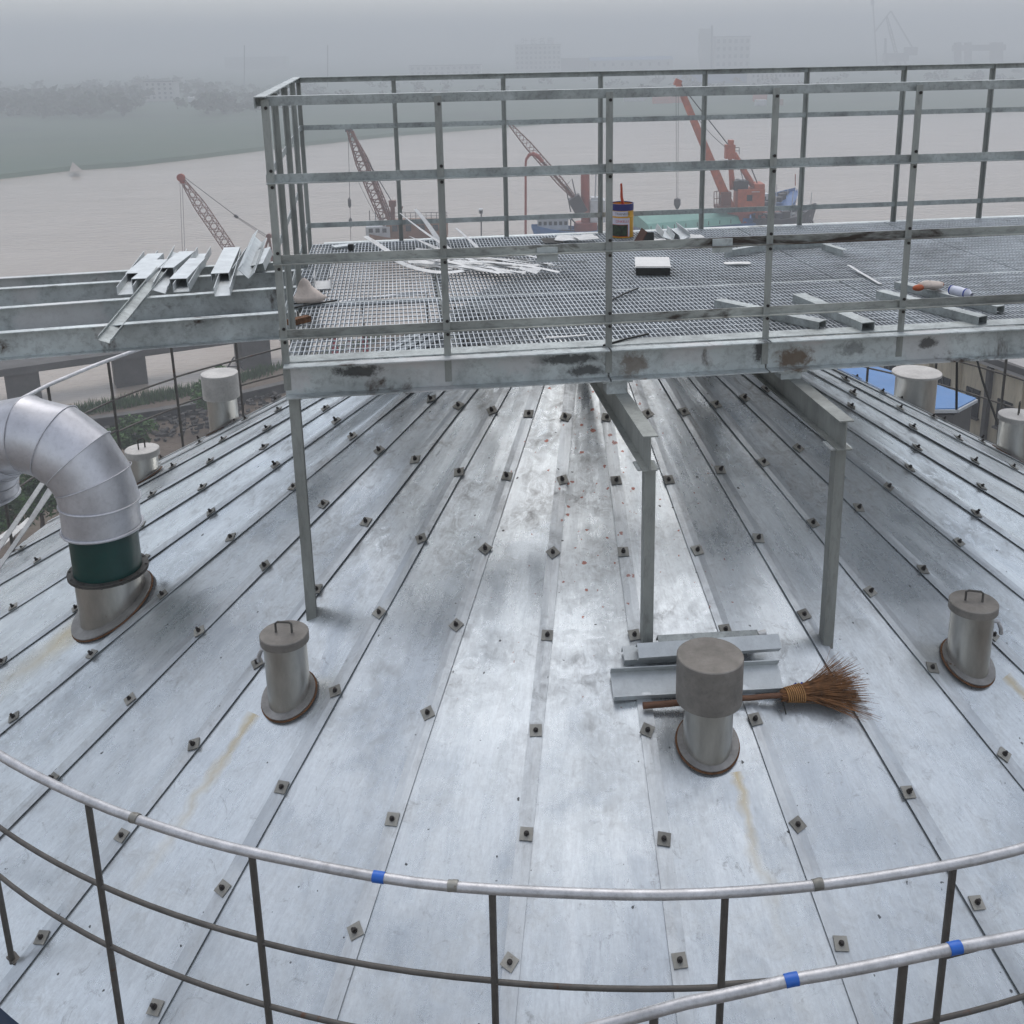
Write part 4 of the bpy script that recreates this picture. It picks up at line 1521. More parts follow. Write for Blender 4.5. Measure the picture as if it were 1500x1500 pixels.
roof_channel(rf(896, 1008, 0.018), rf(1142, 995, 0.018), 0.150, 0.050, False, 'widest pale channel lying lowest in the stack, just above the broom handle', lean=0.10)
roof_channel(rf(912, 966, 0.062), rf(1062, 956, 0.062), 0.080, 0.050, True, 'channel at the back left of the stack with its end showing')
roof_channel(rf(932, 972, 0.128), rf(1133, 958, 0.128), 0.075, 0.055, True, 'topmost channel of the stack with a dark side facing down the roof', lean=0.25)
roof_channel(rf(962, 949, 0.075), rf(1106, 941, 0.075), 0.060, 0.045, True, 'thin dark channel at the very back of the stack', 'galv')
mb = MB()
q = rf(1104, 944, 0.10)
mb.lathe([(0.0, 0.0), (0.016, 0.0), (0.016, 0.04), (0.0, 0.041)], q, 12, (1, 0.1, 0.2))
tag(mb.build('white_tube_end', M['whitebox']), 'small white tube end on the stacked channels', 'tube')

b0, b1 = rf(941, 1040, 0.045), rf(1146, 1026, 0.055)
bf = rf(1258, 1012, 0.06)
broom = empty('twig_broom', b0, 'brown twig broom lying on the roof behind the drum capped nozzle', 'broom')
mb = MB()
hp = [b0.lerp(b1, k / 8) + Vector((0, 0, 0.006 * noise.noise(Vector((k * 0.9, 2, 0))))) for k in range(9)]
mb.tube(hp, [0.017, 0.0165, 0.016, 0.0155, 0.015, 0.0145, 0.014, 0.014, 0.014], 12)
mb.build('handle', M['wood'], broom)
rnd = random.Random(3)
ax_ = (bf - b1)
ln = ax_.length
axn = ax_.normalized()
rn = roofn(0.31)
sidev = axn.cross(rn).normalized()
mb = MB()
for k in range(520):
    s0 = rnd.uniform(-1, 1)
    v0 = rnd.uniform(-1, 1)
    if s0 * s0 + v0 * v0 > 1:
        continue
    st_ = b1 + axn * rnd.uniform(-0.03, 0.03) + sidev * s0 * 0.030 + rn * (v0 * 0.022)
    reach = ln * rnd.uniform(0.62, 1.02)
    spread = rnd.gauss(s0 * 0.13, 0.045)
    e = st_ + axn * reach + sidev * spread * (reach / ln) + rn * (v0 * 0.03 + rnd.gauss(0, 0.015))
    md = st_.lerp(e, 0.45) - sidev * (spread * 0.22) + rn * rnd.gauss(0, 0.005)
    r0 = rnd.uniform(0.0012, 0.0022)
    mb.tube([st_, md, e], [r0 * 1.2, r0, r0 * 0.5], 3, False, False)
    if rnd.random() < 0.35:
        e2 = md.lerp(e, 0.6) + sidev * rnd.gauss(0, 0.05) + axn * rnd.uniform(0.02, 0.08)
        mb.tube([md.lerp(e, 0.4), e2], [r0 * 0.7, r0 * 0.35], 3, False, False)
tag(mb.build('twig_head', M['bristle'], broom), None, kind='stuff')
mb = MB()
for k in range(9):
    c = b1 + axn * (0.005 + 0.0105 * k)
    rr = 0.034 + 0.0012 * k
    mb.tube([c + sidev * math.cos(a) * rr * 1.1 + rn * math.sin(a) * rr * 0.8 for a in [2 * PI * s / 16 for s in range(16)]], 0.0035, 5, closed=True)
mb.build('binding', M['twine'], broom)
mb = MB()
c = b1 - axn * 0.02
mb.tube([c - rn * 0.015 - sidev * 0.02, c + sidev * 0.045 - rn * 0.02, c + sidev * 0.085 - rn * 0.03], 0.004, 6)
mb.build('cord_end', M['darkplate'], broom)
mb = MB()
for k in range(14):
    c = rf(1163 + rnd.uniform(-8, 20), 1014 + rnd.uniform(-4, 5), 0.055)
    mb.bar(c, c + Vector((rnd.uniform(-0.03, 0.03), rnd.uniform(-0.03, 0.03), rnd.uniform(0, 0.012))), 0.008, 0.003)
mb.build('blue_rag_strip', M['bluecloth'], broom)

# pale strips leaning over the eave at the far left
LFT = 'pale strips stacked over the eave behind the elbow duct'
for k, (x0, y0, x1, y1, w) in enumerate(((-30, 872, 84, 706, 0.035), (-34, 850, 62, 708, 0.040), (-40, 836, 44, 760, 0.045), (-45, 822, 24, 770, 0.035), (-30, 884, 72, 716, 0.028), (-50, 810, 14, 782, 0.040))):
    dep = 7.55 + 0.10 * k
    mb = MB()
    mb.bar(D(x0, y0, dep), D(x1, y1, dep + 0.75), w, 0.012, Vector((0.3, -0.5, 1)))
    tag(mb.build('trim_strip', M['whitestrip']), ['long pale trim strip on top of the leaning stack behind the duct', 'second long trim strip of the leaning stack behind the duct', 'short trim strip with a square end, third in the stack behind the duct', 'shorter trim strip at the outer side of the stack behind the duct', 'narrow trim strip at the inner side of the stack behind the duct', 'shortest trim strip, outermost at the left frame edge'][k], 'trim strip', LFT)


# ------------------------------------------------------------------ foliage
def leaf_mass(mb, c, rx, ry, rz, count, size, rnd, lumps=7, drop=0.3):
    """leaf-sized faces through a few uneven lumps"""
    L = []
    for k in range(lumps):
        a, z = rnd.uniform(0, 2 * PI), rnd.uniform(-0.6, 0.8)
        q = math.sqrt(max(0, 1 - z * z)) * rnd.uniform(0.2, 0.75)
        L.append((Vector((math.cos(a) * q * rx, math.sin(a) * q * ry, z * rz * 0.7)), rnd.uniform(0.35, 0.62)))
    vs, fs = [], []
    for k in range(count):
        lc, lr = rnd.choice(L)
        d = Vector((rnd.gauss(0, 1), rnd.gauss(0, 1), rnd.gauss(0, 1))).normalized() * (rnd.random() ** 0.4) * lr
        p_ = Vector(c) + lc + Vector((d.x * rx, d.y * ry, d.z * rz))
        u = Vector((rnd.gauss(0, 1), rnd.gauss(0, 1), rnd.gauss(0, 0.6))).normalized()
        w = u.cross(Vector((rnd.gauss(0, 1), rnd.gauss(0, 1), rnd.gauss(0, 1)))).normalized()
        s = size * rnd.uniform(0.6, 1.4)
        o = len(vs)
        vs += [p_ - u * s, p_ + w * s * 0.45, p_ + u * s, p_ - w * s * 0.45]
        fs.append([o, o + 1, o + 2, o + 3])
    mb.add(vs, fs)


def bush(name, label, cat, base, rx, ry, rz, count, size, mat, group=None, trunk=0.3, seed=0, lumps=7):
    rnd = random.Random(seed)
    root = empty(name, base, label, cat, group)
    mb = MB()
    top_ = Vector(base) + Vector((0, 0, trunk + rz * 0.8))
    mb.tube([Vector(base) - Vector((0, 0, 0.2)), Vector(base) + Vector((0.05, 0, trunk)), top_], [rx * 0.09, rx * 0.07, rx * 0.02], 7)
    for k in range(5):
        a = rnd.uniform(0, 2 * PI)
        s0 = Vector(base) + Vector((0, 0, trunk + rz * rnd.uniform(0.1, 0.6)))
        mb.tube([s0, s0 + Vector((math.cos(a) * rx * 0.6, math.sin(a) * ry * 0.6, rz * rnd.uniform(0.2, 0.6)))], [rx * 0.04, rx * 0.012], 5)
    mb.build('trunk', M['bark'], root)
    mb = MB()
    leaf_mass(mb, Vector(base) + Vector((0, 0, trunk + rz)), rx, ry, rz, count, size, rnd, lumps)
    mb.build('crown', M[mat], root)
    return root


# shrubs on the near bank
bq = G(196, 668, 3.2)
bush('yard_shrub', 'green shrub behind the small pale lidded nozzle', 'shrub', bq, 1.6, 1.4, 1.0, 1800, 0.13, 'leafnear', 'shrubs on the near bank', 0.2, 11)
bq = G(312, 612, 2.2)
bush('yard_shrub', 'dark green shrub beside the tall weathered nozzle', 'shrub', bq, 1.7, 1.5, 1.7, 2000, 0.14, 'leafnear', 'shrubs on the near bank', 0.3, 12)
for k, (x, y) in enumerate(((20, 800), (62, 770), (100, 765))):
    bq = G(x, y, 3.6)
    bush('yard_shrub', ['bushy green shrub in the duct arch, at the left frame edge', 'bushy green shrub seen in the middle of the duct arch', 'green shrub in the duct arch next to the pipe'][k], 'shrub', bq, 1.4, 1.3, 1.6, 1700, 0.12, 'leafnear', 'shrubs seen through the duct arch', 0.3, 20 + k)
# grass along the water's edge
mb = MB()
rnd = random.Random(77)
vs, fs = [], []
for k in range(5200):
    i = rnd.choice((1, 1, 2, 2, 2, 3, 3, 4))
    f = rnd.random()
    q = nshore[i].lerp(nshore[i + 1], f) + Vector((rnd.uniform(-0.5, 0.5), -0.9 - rnd.random() ** 1.3 * 2.6, 0.55))
    hgt = rnd.uniform(0.35, 1.0)
    a = rnd.uniform(0, PI)
    d = Vector((math.cos(a), math.sin(a), 0)) * 0.07
    tip = q + Vector((rnd.gauss(0, 0.15), rnd.gauss(0, 0.15), hgt))
    o = len(vs)
    vs += [q - d, q + d, tip]
    fs.append([o, o + 1, o + 2])
mb.add(vs, fs)
tag(mb.build('shore_grass', M['leafnear'], centre=False), 'green grass fringe along the near waterline', 'grass', kind='stuff')

# stone retaining wall behind the grass
wq = [G(60, 636, 1.6), G(130, 616, 1.6), G(240, 601, 1.6), G(300, 590, 1.6), G(420, 562, 1.6)]
mb = MB()
vs, fs = [], []
for q in wq:
    for dy, z in ((0, 0.3), (0, 1.75), (-0.55, 1.75), (-0.75, 0.3)):
        vs.append(Vector((q.x, q.y + dy, z)))
for k in range(len(wq) - 1):
    for j in range(4):
        a, b2 = k * 4 + j, k * 4 + (j + 1) % 4
        fs.append([a, b2, b2 + 4, a + 4])
fs += [[3, 2, 1, 0], [len(vs) - 4, len(vs) - 3, len(vs) - 2, len(vs) - 1]]
mb.add(vs, fs)
qw = mb.build('quay_wall', M['stonewall'])
tag(qw, 'low dark stone wall behind the shore grass', 'wall')
mb = MB()
for a, b2 in zip(wq[:-1], wq[1:]):
    mb.bar(Vector((a.x, a.y - 0.25, 1.80)), Vector((b2.x, b2.y - 0.25, 1.80)), 0.7, 0.09)
mb.build('coping', M['concrete'], qw)
# rough slope below the wall down to the yard: rubble
rub = MB()
rnd = random.Random(9)
for k in range(420):
    f = rnd.random()
    q = wq[0].lerp(wq[-1], f) + Vector((0, -1.0 - rnd.random() * 6.0, 0))
    s = rnd.uniform(0.06, 0.28)
    rub.box((q.x, q.y, 1.35 + rnd.uniform(-0.1, 0.12)), s * 1.4, s, s * 0.8, Matrix.Rotation(rnd.uniform(0, 3), 3, 'Z') @ Matrix.Rotation(rnd.uniform(-0.6, 0.6), 3, 'X'))
tag(rub.build('rubble', M['stonewall'], centre=False), 'loose rubble on the bare bank below the wall', 'rubble', kind='stuff')
# red and white boards down in the yard, seen through the grating
for k, (x, w) in enumerate(((491, 0.55), (513, 0.45), (536, 0.45))):
    q = G(x, 520, 1.2)
    mb = MB()
    mb.box(q + Vector((0, 0, 0.9)), w, 0.06, 1.7)
    bo = mb.build('notice_board', M['redsign'] if k != 1 else M['whitebox'])
    tag(bo, ['red board below the grating, nearest the corner column', 'pale board between two red boards below the grating', 'red board below the grating, farthest from the corner column'][k], 'board', 'boards standing by the water')
    if k == 1:
        for z in (0.45, 0.85, 1.25):
            mb = MB()
            mb.box(q + Vector((0, -0.034, z)), w * 0.8, 0.004, 0.16)
            mb.build('red_stripe', M['redsign'], bo)
    for s_ in (-1, 1):
        mb = MB()
        mb.bar(q + Vector((s_ * w * 0.4, 0.06, -0.4)), q + Vector((s_ * w * 0.4, 0.06, 0.3)), 0.05, 0.05)
        mb.build('leg', M['darksteel'], bo)

# ------------------------------------------------------------------ jetty on the left
jr = G(35, 592, 0.0)
jet = empty('jetty', jr, 'grey concrete jetty on square piers standing in the river', 'jetty')
ja, jb = G(-60, 548, 2.7), G(400, 484, 2.7)
jd = (jb - ja).normalized()
mb = MB()
mb.bar(ja, jb + jd * 4, 3.0, 0.55)
mb.build('deck', M['concrete'], jet)
for (x, y, w) in ((36, 582, 2.0), (183, 545, 2.0), (350, 512, 3.0)):
    q = G(x, y, 0.0)
    # stand the pier under the deck line
    f = (q - ja).dot(jd)
    c = ja + jd * f
    mb = MB()
    mb.bar(Vector((c.x, c.y, -0.5)), Vector((c.x, c.y, 2.45)), w, 2.4, jd)
    mb.build('pier', M['concrete'], jet)
for k in range(14):
    c = ja + jd * (2 + k * 2.6) + Vector((0, 0, 0.28))
    mb = MB()
    mb.bar(c, c + Vector((0, 0, 0.55)), 0.14, 0.14)
    mb.build('bollard', M['concrete'], jet)
# timber dolphin / ladder beside the tall nozzle
q = G(318, 575, 0.5)
lad = empty('landing_ladder', q, 'dark steel boarding ladder rising from the near bank by the tall nozzle', 'ladder')
a0_, a1_ = G(300, 590, 1.0), G(318, 590, 1.0)
tp = Vector((1.6, 3.0, 2.6))
for a in (a0_, a1_):
    mb = MB()
    mb.tube([a, a + tp], 0.06, 6)
    mb.build('stringer', M['cranedark'], lad)
for k in range(7):
    f = (k + 0.5) / 7
    mb = MB()
    mb.tube([a0_ + tp * f, a1_ + tp * f], 0.04, 5)
    mb.build('rung', M['cranedark'], lad)


# ------------------------------------------------------------------ cranes and boats on the river
def lattice(mb, p0, p1, w0, wm, w1, panels, rc, up=Vector((0, 0, 1)), mi=0):
    """four tapered chords with zigzag lacing"""
    p0, p1 = Vector(p0), Vector(p1)
    ax = (p1 - p0).normalized()
    u = ax.cross(up).normalized()
    v = u.cross(ax)
    sec = []
    for k in range(panels + 1):
        f = k / panels
        w = w0 + (wm - w0) * min(1, f / 0.2) if f < 0.2 else wm + (w1 - wm) * max(0, (f - 0.7) / 0.3)
        c = p0.lerp(p1, f)
        sec.append([c + u * sx * w / 2 + v * sy * w / 2 for sx, sy in ((-1, -1), (1, -1), (1, 1), (-1, 1))])
    for c in range(4):
        mb.tube([s[c] for s in sec], rc, 5, True, True, mi)
    for k in range(panels):
        for c in range(4):
            c2 = (c + 1) % 4
            if k % 2:
                mb.bar(sec[k][c], sec[k + 1][c2], rc * 1.1, rc * 1.1, ax.cross(u) + u * 0.3, mi)
            else:
                mb.bar(sec[k][c2], sec[k + 1][c], rc * 1.1, rc * 1.1, ax.cross(u) + u * 0.3, mi)


def rope(root, a, b2, r=0.04, name='rope', sag=0.0, mat='rope'):
    mb = MB()
    a, b2 = Vector(a), Vector(b2)
    mb.tube([a.lerp(b2, k / 6) - Vector((0, 0, sag * math.sin(PI * k / 6))) for k in range(7)], r, 5)
    return mb.build(name, M[mat], root)


def hull(mb, stern, bow, beam, depth, sheer=0.6, bowrise=1.2, mi=0, pw=1.8):
    """boat hull: raked bow, flared sides, hollow deck"""
    stern, bow = Vector(stern), Vector(bow)
    ax = (bow - stern).normalized()
    L = (bow - stern).length
    u = ax.cross(Vector((0, 0, 1))).normalized()
    K = 14
    vs, fs = [], []
    for k in range(K + 1):
        f = k / K
        w = beam / 2 * (0.80 + 0.2 * min(1, f / 0.25)) * (1 - max(0, (f - 0.55) / 0.45) ** 2.2 * 0.96)
        rise = sheer * (1 - f / 0.3) ** 2 * 0.5 if f < 0.3 else bowrise * max(0, (f - 0.35) / 0.65) ** pw
        c = stern + ax * (L * f)
        rake = ax * (0.10 * L * max(0, (f - 0.6) / 0.4) ** 2)
        zt_ = depth + rise
        for sgn in (-1, 1):
            pass
        vs += [c + u * (-w) + rake + Vector((0, 0, zt_)), c + u * (-w * 0.72) + Vector((0, 0, -0.4)), c + u * (w * 0.72) + Vector((0, 0, -0.4)), c + u * w + rake + Vector((0, 0, zt_)),
               c + u * (w * 0.93) + rake + Vector((0, 0, zt_)), c + u * (w * 0.9) + rake + Vector((0, 0, zt_ - 0.45)), c + u * (-w * 0.9) + rake + Vector((0, 0, zt_ - 0.45)), c + u * (-w * 0.93) + rake + Vector((0, 0, zt_))]
    n8 = 8
    for k in range(K):
        for j in range(n8):
            a, b2 = k * n8 + j, k * n8 + (j + 1) % n8
            fs.append([a, b2, b2 + n8, a + n8])
    fs += [list(range(n8))[::-1], [K * n8 + j for j in range(n8)]]
    mb.add(vs, fs, False, mi)


# --- red crane: base on the pontoon
dep = G(1085, 338, 0.0).y


def C(x, y, dd=0.0):
    return D(x, y, dep + dd)


mpp = dep / F                      # metres per picture unit at that distance
rc = empty('red_crane', G(1085, 338, 0.0), 'orange red slewing crane with solid boom raised over the river', 'crane')
mb = MB()
mb.lathe([(1.35, 0.0), (1.35, 3.2), (2.0, 3.25), (2.0, 3.7), (0, 3.75)], C(1083, 345) - Vector((0, 0, 0)), 20)
mb.build('pedestal', M['craneroof'], rc)
a, b2 = C(1077, 309), C(1117, 275)
mb = MB()
hw_, hh_ = b2.x - a.x, b2.z - a.z
cen = Vector(((a.x + b2.x) / 2, dep, (a.z + b2.z) / 2))
mb.box(cen, hw_, 3.4, hh_)
mb.box(cen + Vector((hw_ * 0.30, 0, hh_ / 2 + 0.35)), hw_ * 0.38, 3.2, 0.7)
house = mb.build('machine_house', M['cranered'], rc)
mb = MB()
mb.box(C(1098, 290, -1.72), 0.75, 0.06, 0.85)
mb.build('window', M['glassdark'], house)
mb = MB()
mb.box(C(1107, 281, -1.72), 1.1, 0.05, 0.10)
mb.build('name_plate', M['boatwhite'], house)
mb = MB()
p0_, p1_ = C(1070, 305, -0.6), C(994, 124, -0.6)
axd = (p1_ - p0_).normalized()
sd = axd.cross(Vector((0, 1, 0))).normalized()
mb.extr([(-0.62, -0.5), (0.62, -0.5), (0.62, 0.5), (-0.62, 0.5)], p0_, p1_, Vector((0, 1, 0)), prof1=[(-0.40, -0.35), (0.40, -0.35), (0.40, 0.35), (-0.40, 0.35)])
mb.box(p1_ + axd * 0.3, 0.9, 0.9, 0.9, Matrix.Rotation(0.4, 3, 'Y'))
mb.build('boom', M['cranered'], rc)
ap = C(1069, 222)
mb = MB()
for (x, y, r0) in ((1071, 278, 0.22), (1076, 278, 0.22), (1103, 272, 0.42)):
    mb.tube([ap + Vector(((x - 1074) * 0.02, 0, -0.3)), C(x, y)], r0, 8)
mb.box(ap, 1.3, 1.3, 1.9)
mb.box(ap + Vector((0.1, 0, 1.2)), 0.7, 0.9, 0.8)
mb.build('a_frame', M['cranered'], rc)
mb = MB()
for (x, y) in ((1074, 215), (1081, 215), (1081, 226), (1074, 226)):
    pass
for a_, b_ in (((1075, 226), (1075, 216)), ((1083, 226), (1083, 216)), ((1075, 216), (1083, 216)), ((1075, 221), (1083, 221))):
    mb.tube([C(*a_), C(*b_)], 0.045, 5)
mb.build('top_platform_rail', M['cranedark'], rc)
mb = MB()
mb.box(C(1084, 271), 1.9, 2.2, 1.3)
mb.lathe([(0.5, -1.0), (0.5, 1.0)], C(1082, 268), 12, (0, 1, 0))
mb.build('winch', M['cranedark'], rc)
mb = MB()
mb.box(C(1058, 303, -0.8), 1.9, 2.4, 0.6)
mb.box(C(1062, 292, -0.6), 1.4, 2.0, 2.2)
for x in (1046, 1050, 1054):
    mb.tube([C(x, 303, -1.0), C(x, 281, -1.0)], 0.06, 5)
mb.tube([C(1046, 281, -1.0), C(1056, 279, -1.0)], 0.06, 5)
mb.tube([C(1046, 291, -1.0), C(1056, 290, -1.0)], 0.06, 5)
mb.build('driver_cab', M['cranebrown'], rc)
for k, o_ in enumerate((-0.35, 0.35)):
    rope(rc, p1_ + Vector((0.3, o_, 0)), ap + Vector((-0.3, o_, 1.0)), 0.05, 'pendant_rope')
rope(rc, p1_ + Vector((0.5, 0.1, -1.5)), ap + Vector((-0.5, 0.1, 0.5)), 0.04, 'pendant_rope', 0.6)
for o_ in (-0.16, 0.16):
    q = C(992, 128, -0.6)
    rope(rc, q + Vector((o_, 0, 0)), C(992, 298, -0.6) + Vector((o_ * 0.6, 0, 0)), 0.03, 'hoist_rope')
mb = MB()
q = C(992, 300, -0.6)
mb.lathe([(0.0, 1.0), (0.45, 0.8), (0.5, 0.1), (0.2, -0.55), (0.08, -0.6), (0.08, -1.4), (0.0, -1.42)], q, 12)
mb.build('hook_block', M['cranedark'], rc)
mb = MB()
mb.tube([C(1112, 275), C(1100, 245), C(1079, 229)], 0.09, 6)
mb.tube([C(1092, 276), C(1083, 243)], 0.06, 6)
mb.build('back_stay', M['cranedark'], rc)

# --- the pontoons and boats by the red crane
mb = MB()
a, b2 = G(940, 336, 0), G(1160, 331, 0)
pdir = (b2 - a).normalized()
mb.bar(G(930, 343, 0.5) + Vector((0, 4, 0)), G(1110, 338, 0.5) + Vector((0, 6, 0)), 9.0, 1.6)
pon = mb.build('crane_pontoon', M['boatblue'])
tag(pon, 'long blue pontoon with green tarpaulin lying under the red crane', 'pontoon')
mb = MB()
c0, c1 = G(935, 338, 1.4) + Vector((0, 3, 0)), G(1070, 328, 1.4) + Vector((0, 4, 0))
mb.extr([(-4.2, 0), (4.2, 0), (3.2, 0.9), (0, 1.7), (-3.2, 0.9)], c0, c1)
mb.build('tarpaulin', M['bargegreen'], pon)
mb = MB()
for k in range(9):
    c = c0.lerp(c1, k / 8) + Vector((0, -4.3, 0))
    mb.tube([c, c + Vector((0, 0, 0.7))], 0.05, 5)
mb.build('stanchions', M['cranedark'], pon)
mb = MB()
hull(mb, G(1080, 342, 0) + Vector((0, 2, 0)), G(1122, 337, 0) + Vector((0, 3, 0)), 4.0, 1.9, 0.3, 0.4)
tag(mb.build('blue_barge', M['boatblue']), 'plain blue barge hull moored below the machine house', 'barge')

fb = empty('fishing_boat', G(1150, 318, 0), 'bright blue fishing boat with high flared bow behind the dark boat', 'boat')
mb = MB()
hull(mb, G(1092, 330, 0), G(1158, 317, 0), 6.4, 1.7, 0.4, 2.6, pw=1.1)
mb.build('hull', M['boatblue'], fb)
mb = MB()
for k in range(9):
    q = G(1098, 329, 0).lerp(G(1150, 318, 0), k / 8)
    mb.box(q + Vector((0, (k % 3 - 1) * 0.9, 2.2 + 0.15 * k)), 1.1, 0.9, 0.7 + 0.3 * (k % 2), Matrix.Rotation(k * 0.7, 3, 'Z'))
mb.build('deck_gear', M['cranedark'], fb)
mb = MB()
q = G(1128, 322, 0)
mb.box(q + Vector((-1.5, 0, 3.1)), 2.0, 2.0, 1.8, Matrix.Rotation(0.5, 3, 'Z'))
wh = mb.build('wheelhouse', M['boatwhite'], fb)
mb = MB()
mb.box(q + Vector((-1.6, -1.05, 3.4)), 1.2, 0.5, 0.5, Matrix.Rotation(0.5, 3, 'Z'))
mb.build('window', M['glassdark'], wh)
for (x, y0, y1, mt) in ((1154, 322, 278, 'boatwhite'), (1165, 272, 255, 'cranered')):
    mb = MB()
    dd = G(1150, 318, 0).y
    mb.tube([D(x, y0, dd), D(x, y1, dd)], 0.07, 6)
    mb.build('mast', M[mt], fb)

kb = empty('cargo_boat', G(1160, 333, 0), 'dark hulled cargo boat with cluttered deck moored nearest, pointing right', 'boat')
mb = MB()
hull(mb, G(1108, 341, 0), G(1186, 336, 0), 4.6, 2.1, 0.5, 1.6)
mb.build('hull', M['boatdark'], kb)
rnd = random.Random(31)
bx0 = G(1120, 339, 0)
for k in range(16):
    f = rnd.random()
    q = G(1112, 340, 0).lerp(G(1178, 336, 0), f)
    mb = MB()
    s = rnd.uniform(0.3, 0.9)
    mb.box(q + Vector((0, rnd.uniform(-1, 1), 2.1 + s * 0.3)), s * 1.6, s, s * rnd.uniform(0.6, 1.6), Matrix.Rotation(rnd.uniform(0, 3), 3, 'Z'))
    mb.build('deck_gear', M[rnd.choice(['cranedark', 'cranebrown', 'boatwhite', 'craneroof', 'boatdark', 'deckbrown'])], kb)
for (x, h) in ((1134, 4.6), (1158, 3.6), (1185, 3.4)):
    q = G(x, 338, 0)
    mb = MB()
    mb.tube([q + Vector((0, 0, 2.0)), q + Vector((0.1, 0, 2.0 + h))], 0.06, 6)
    mb.build('mast', M['boatwhite'], kb)
for k in range(7):
    q = G(1166 + k * 3.2, 337, 0) + Vector((0, -1.6 + k * 0.12, 0.9 + k * 0.06))
    mb = MB()
    mb.lathe([(0.12, 0.28), (0.32, 0.24), (0.36, 0.0), (0.32, -0.24), (0.12, -0.28)], q, 10, (0.3, 1, 0))
    mb.build('tyre_fender', M['cranedark'], kb)

# --- brown king-post crane with a lattice boom (middle)
dep2 = G(850, 352, 0.0).y


def C2(x, y, dd=0.0):
    return D(x, y, dep2 + dd)


kc = empty('king_post_crane', G(855, 352, 0.0), 'faded red king post crane with thin lattice boom pointing up left', 'crane')
mb = MB()
mb.lathe([(1.25, 0.0), (1.25, 1.0)], Vector((0, 0, 0)), 4) if False else None
mb.tube([C2(858, 352), C2(857, 247)], [0.62, 0.60], 18)
mb.lathe([(1.6, 0), (1.6, 1.2), (0, 1.25)], Vector((C2(858, 338).x, dep2, C2(858, 338).z)), 18)
mb.build('king_post', M['craneroof'], kc)
mb = MB()
lattice(mb, C2(840, 288, -1), C2(745, 180, -1), 0.5, 0.95, 0.35, 20, 0.055)
mb.bar(C2(842, 291, -1), C2(792, 234, -1), 0.34, 0.34)
mb.build('boom', M['cranebrown'], kc)
mb = MB()
mb.box(C2(846, 300, -0.8), 1.7, 2.0, 2.4, Matrix.Rotation(-0.5, 3, 'Y'))
mb.tube([C2(842, 290, -1), C2(829, 272, -1), C2(838, 262, -1), C2(843, 285, -1)], 0.09, 6)
mb.tube([C2(829, 275, -1), C2(836, 310, -1)], 0.09, 6)
mb.build('boom_foot', M['cranedark'], kc)
mb = MB()
mb.bar(C2(866, 253), C2(885, 252), 0.3, 0.5)
mb.tube([C2(873, 255), C2(872, 290), C2(868, 312)], 0.12, 6)
mb.tube([C2(878, 255), C2(878, 315)], 0.10, 6)
mb.build('side_frame', M['boatwhite'], kc)
mb = MB()
mb.box(C2(875, 308, 0.6), 2.0, 2.5, 3.0)
mb.box(C2(872, 296, 0.4), 1.2, 1.5, 1.4)
mb.build('control_cabin', M['boatwhite'], kc)
mb = MB()
for (x0, y0, x1, y1) in ((835, 318, 850, 335), (836, 318, 836, 338), (815, 338, 872, 338)):
    mb.tube([C2(x0, y0, -0.5), C2(x1, y1, -0.5)], 0.10, 6)
mb.build('deck_frame', M['cranedark'], kc)
mb = MB()
hull(mb, G(880, 353, 0), G(788, 354, 0), 5.0, 1.7, 0.3, 0.7)
cv = mb.build('crane_vessel', M['boatblue'])
tag(cv, 'white and blue work boat under the king post crane', 'boat')
mb = MB()
mb.box(G(810, 352, 0) + Vector((0, 0.5, 2.3)), 4.2, 2.8, 1.4)
cbn = mb.build('cabin', M['boatwhite'], cv)
for k in range(6):
    mb = MB()
    mb.box(G(810, 352, 0) + Vector((-1.75 + k * 0.7, -0.95, 2.5)), 0.42, 0.08, 0.5)
    mb.build('window', M['glassdark'], cbn)
mb = MB()
mb.box(G(811, 352, 0) + Vector((0, 0.5, 3.08)), 4.8, 3.2, 0.12)
mb.build('roof', M['boatwhite'], cv)
# red loading pipe
mb = MB()
lp = [C2(770, 352, -2), C2(770, 240, -2), C2(771, 233, -2), C2(775, 227, -2), C2(781, 225, -2), C2(788, 229, -2), C2(795, 237, -2)]
mb.tube(lp, [0.17, 0.16, 0.18, 0.22, 0.26, 0.30, 0.24], 10)
tag(mb.build('loading_pipe', M['craneroof']), 'thin red loading pipe hooked over at the top', 'pipe')

# --- lattice crane by the strip heap
dep3 = G(575, 362, 0.0).y


def C3(x, y, dd=0.0):
    return D(x, y, dep3 + dd)


lc = empty('lattice_crane', G(575, 362, 0.0), 'brown lattice boom crane with slender mast behind the strip heap', 'crane')
mb = MB()
lattice(mb, C3(574, 342), C3(511, 190), 0.7, 1.5, 0.5, 22, 0.085)
mb.bar(C3(579, 346, -0.8), C3(516, 192, -0.3), 0.34, 0.34)
mb.build('boom', M['cranebrown'], lc)
mb = MB()
mb.box(C3(511, 188), 0.9, 0.6, 0.9)
mb.build('boom_head', M['cranedark'], lc)
mb = MB()
mb.bar(C3(576, 335), C3(575, 300), 0.55, 0.55)
mb.box(C3(575, 298), 0.9, 0.8, 0.8)
mb.tube([C3(580, 335), C3(590, 302)], 0.07, 6)
mb.build('mast', M['cranebrown'], lc)
rope(lc, C3(512, 190), C3(575, 297), 0.06, 'pendant_rope')
rope(lc, C3(514, 196), C3(577, 300), 0.05, 'pendant_rope')
rope(lc, C3(510, 194), C3(514, 352), 0.035, 'hoist_rope')
rope(lc, C3(520, 255), C3(556, 325), 0.03, 'tag_line', 0.3)
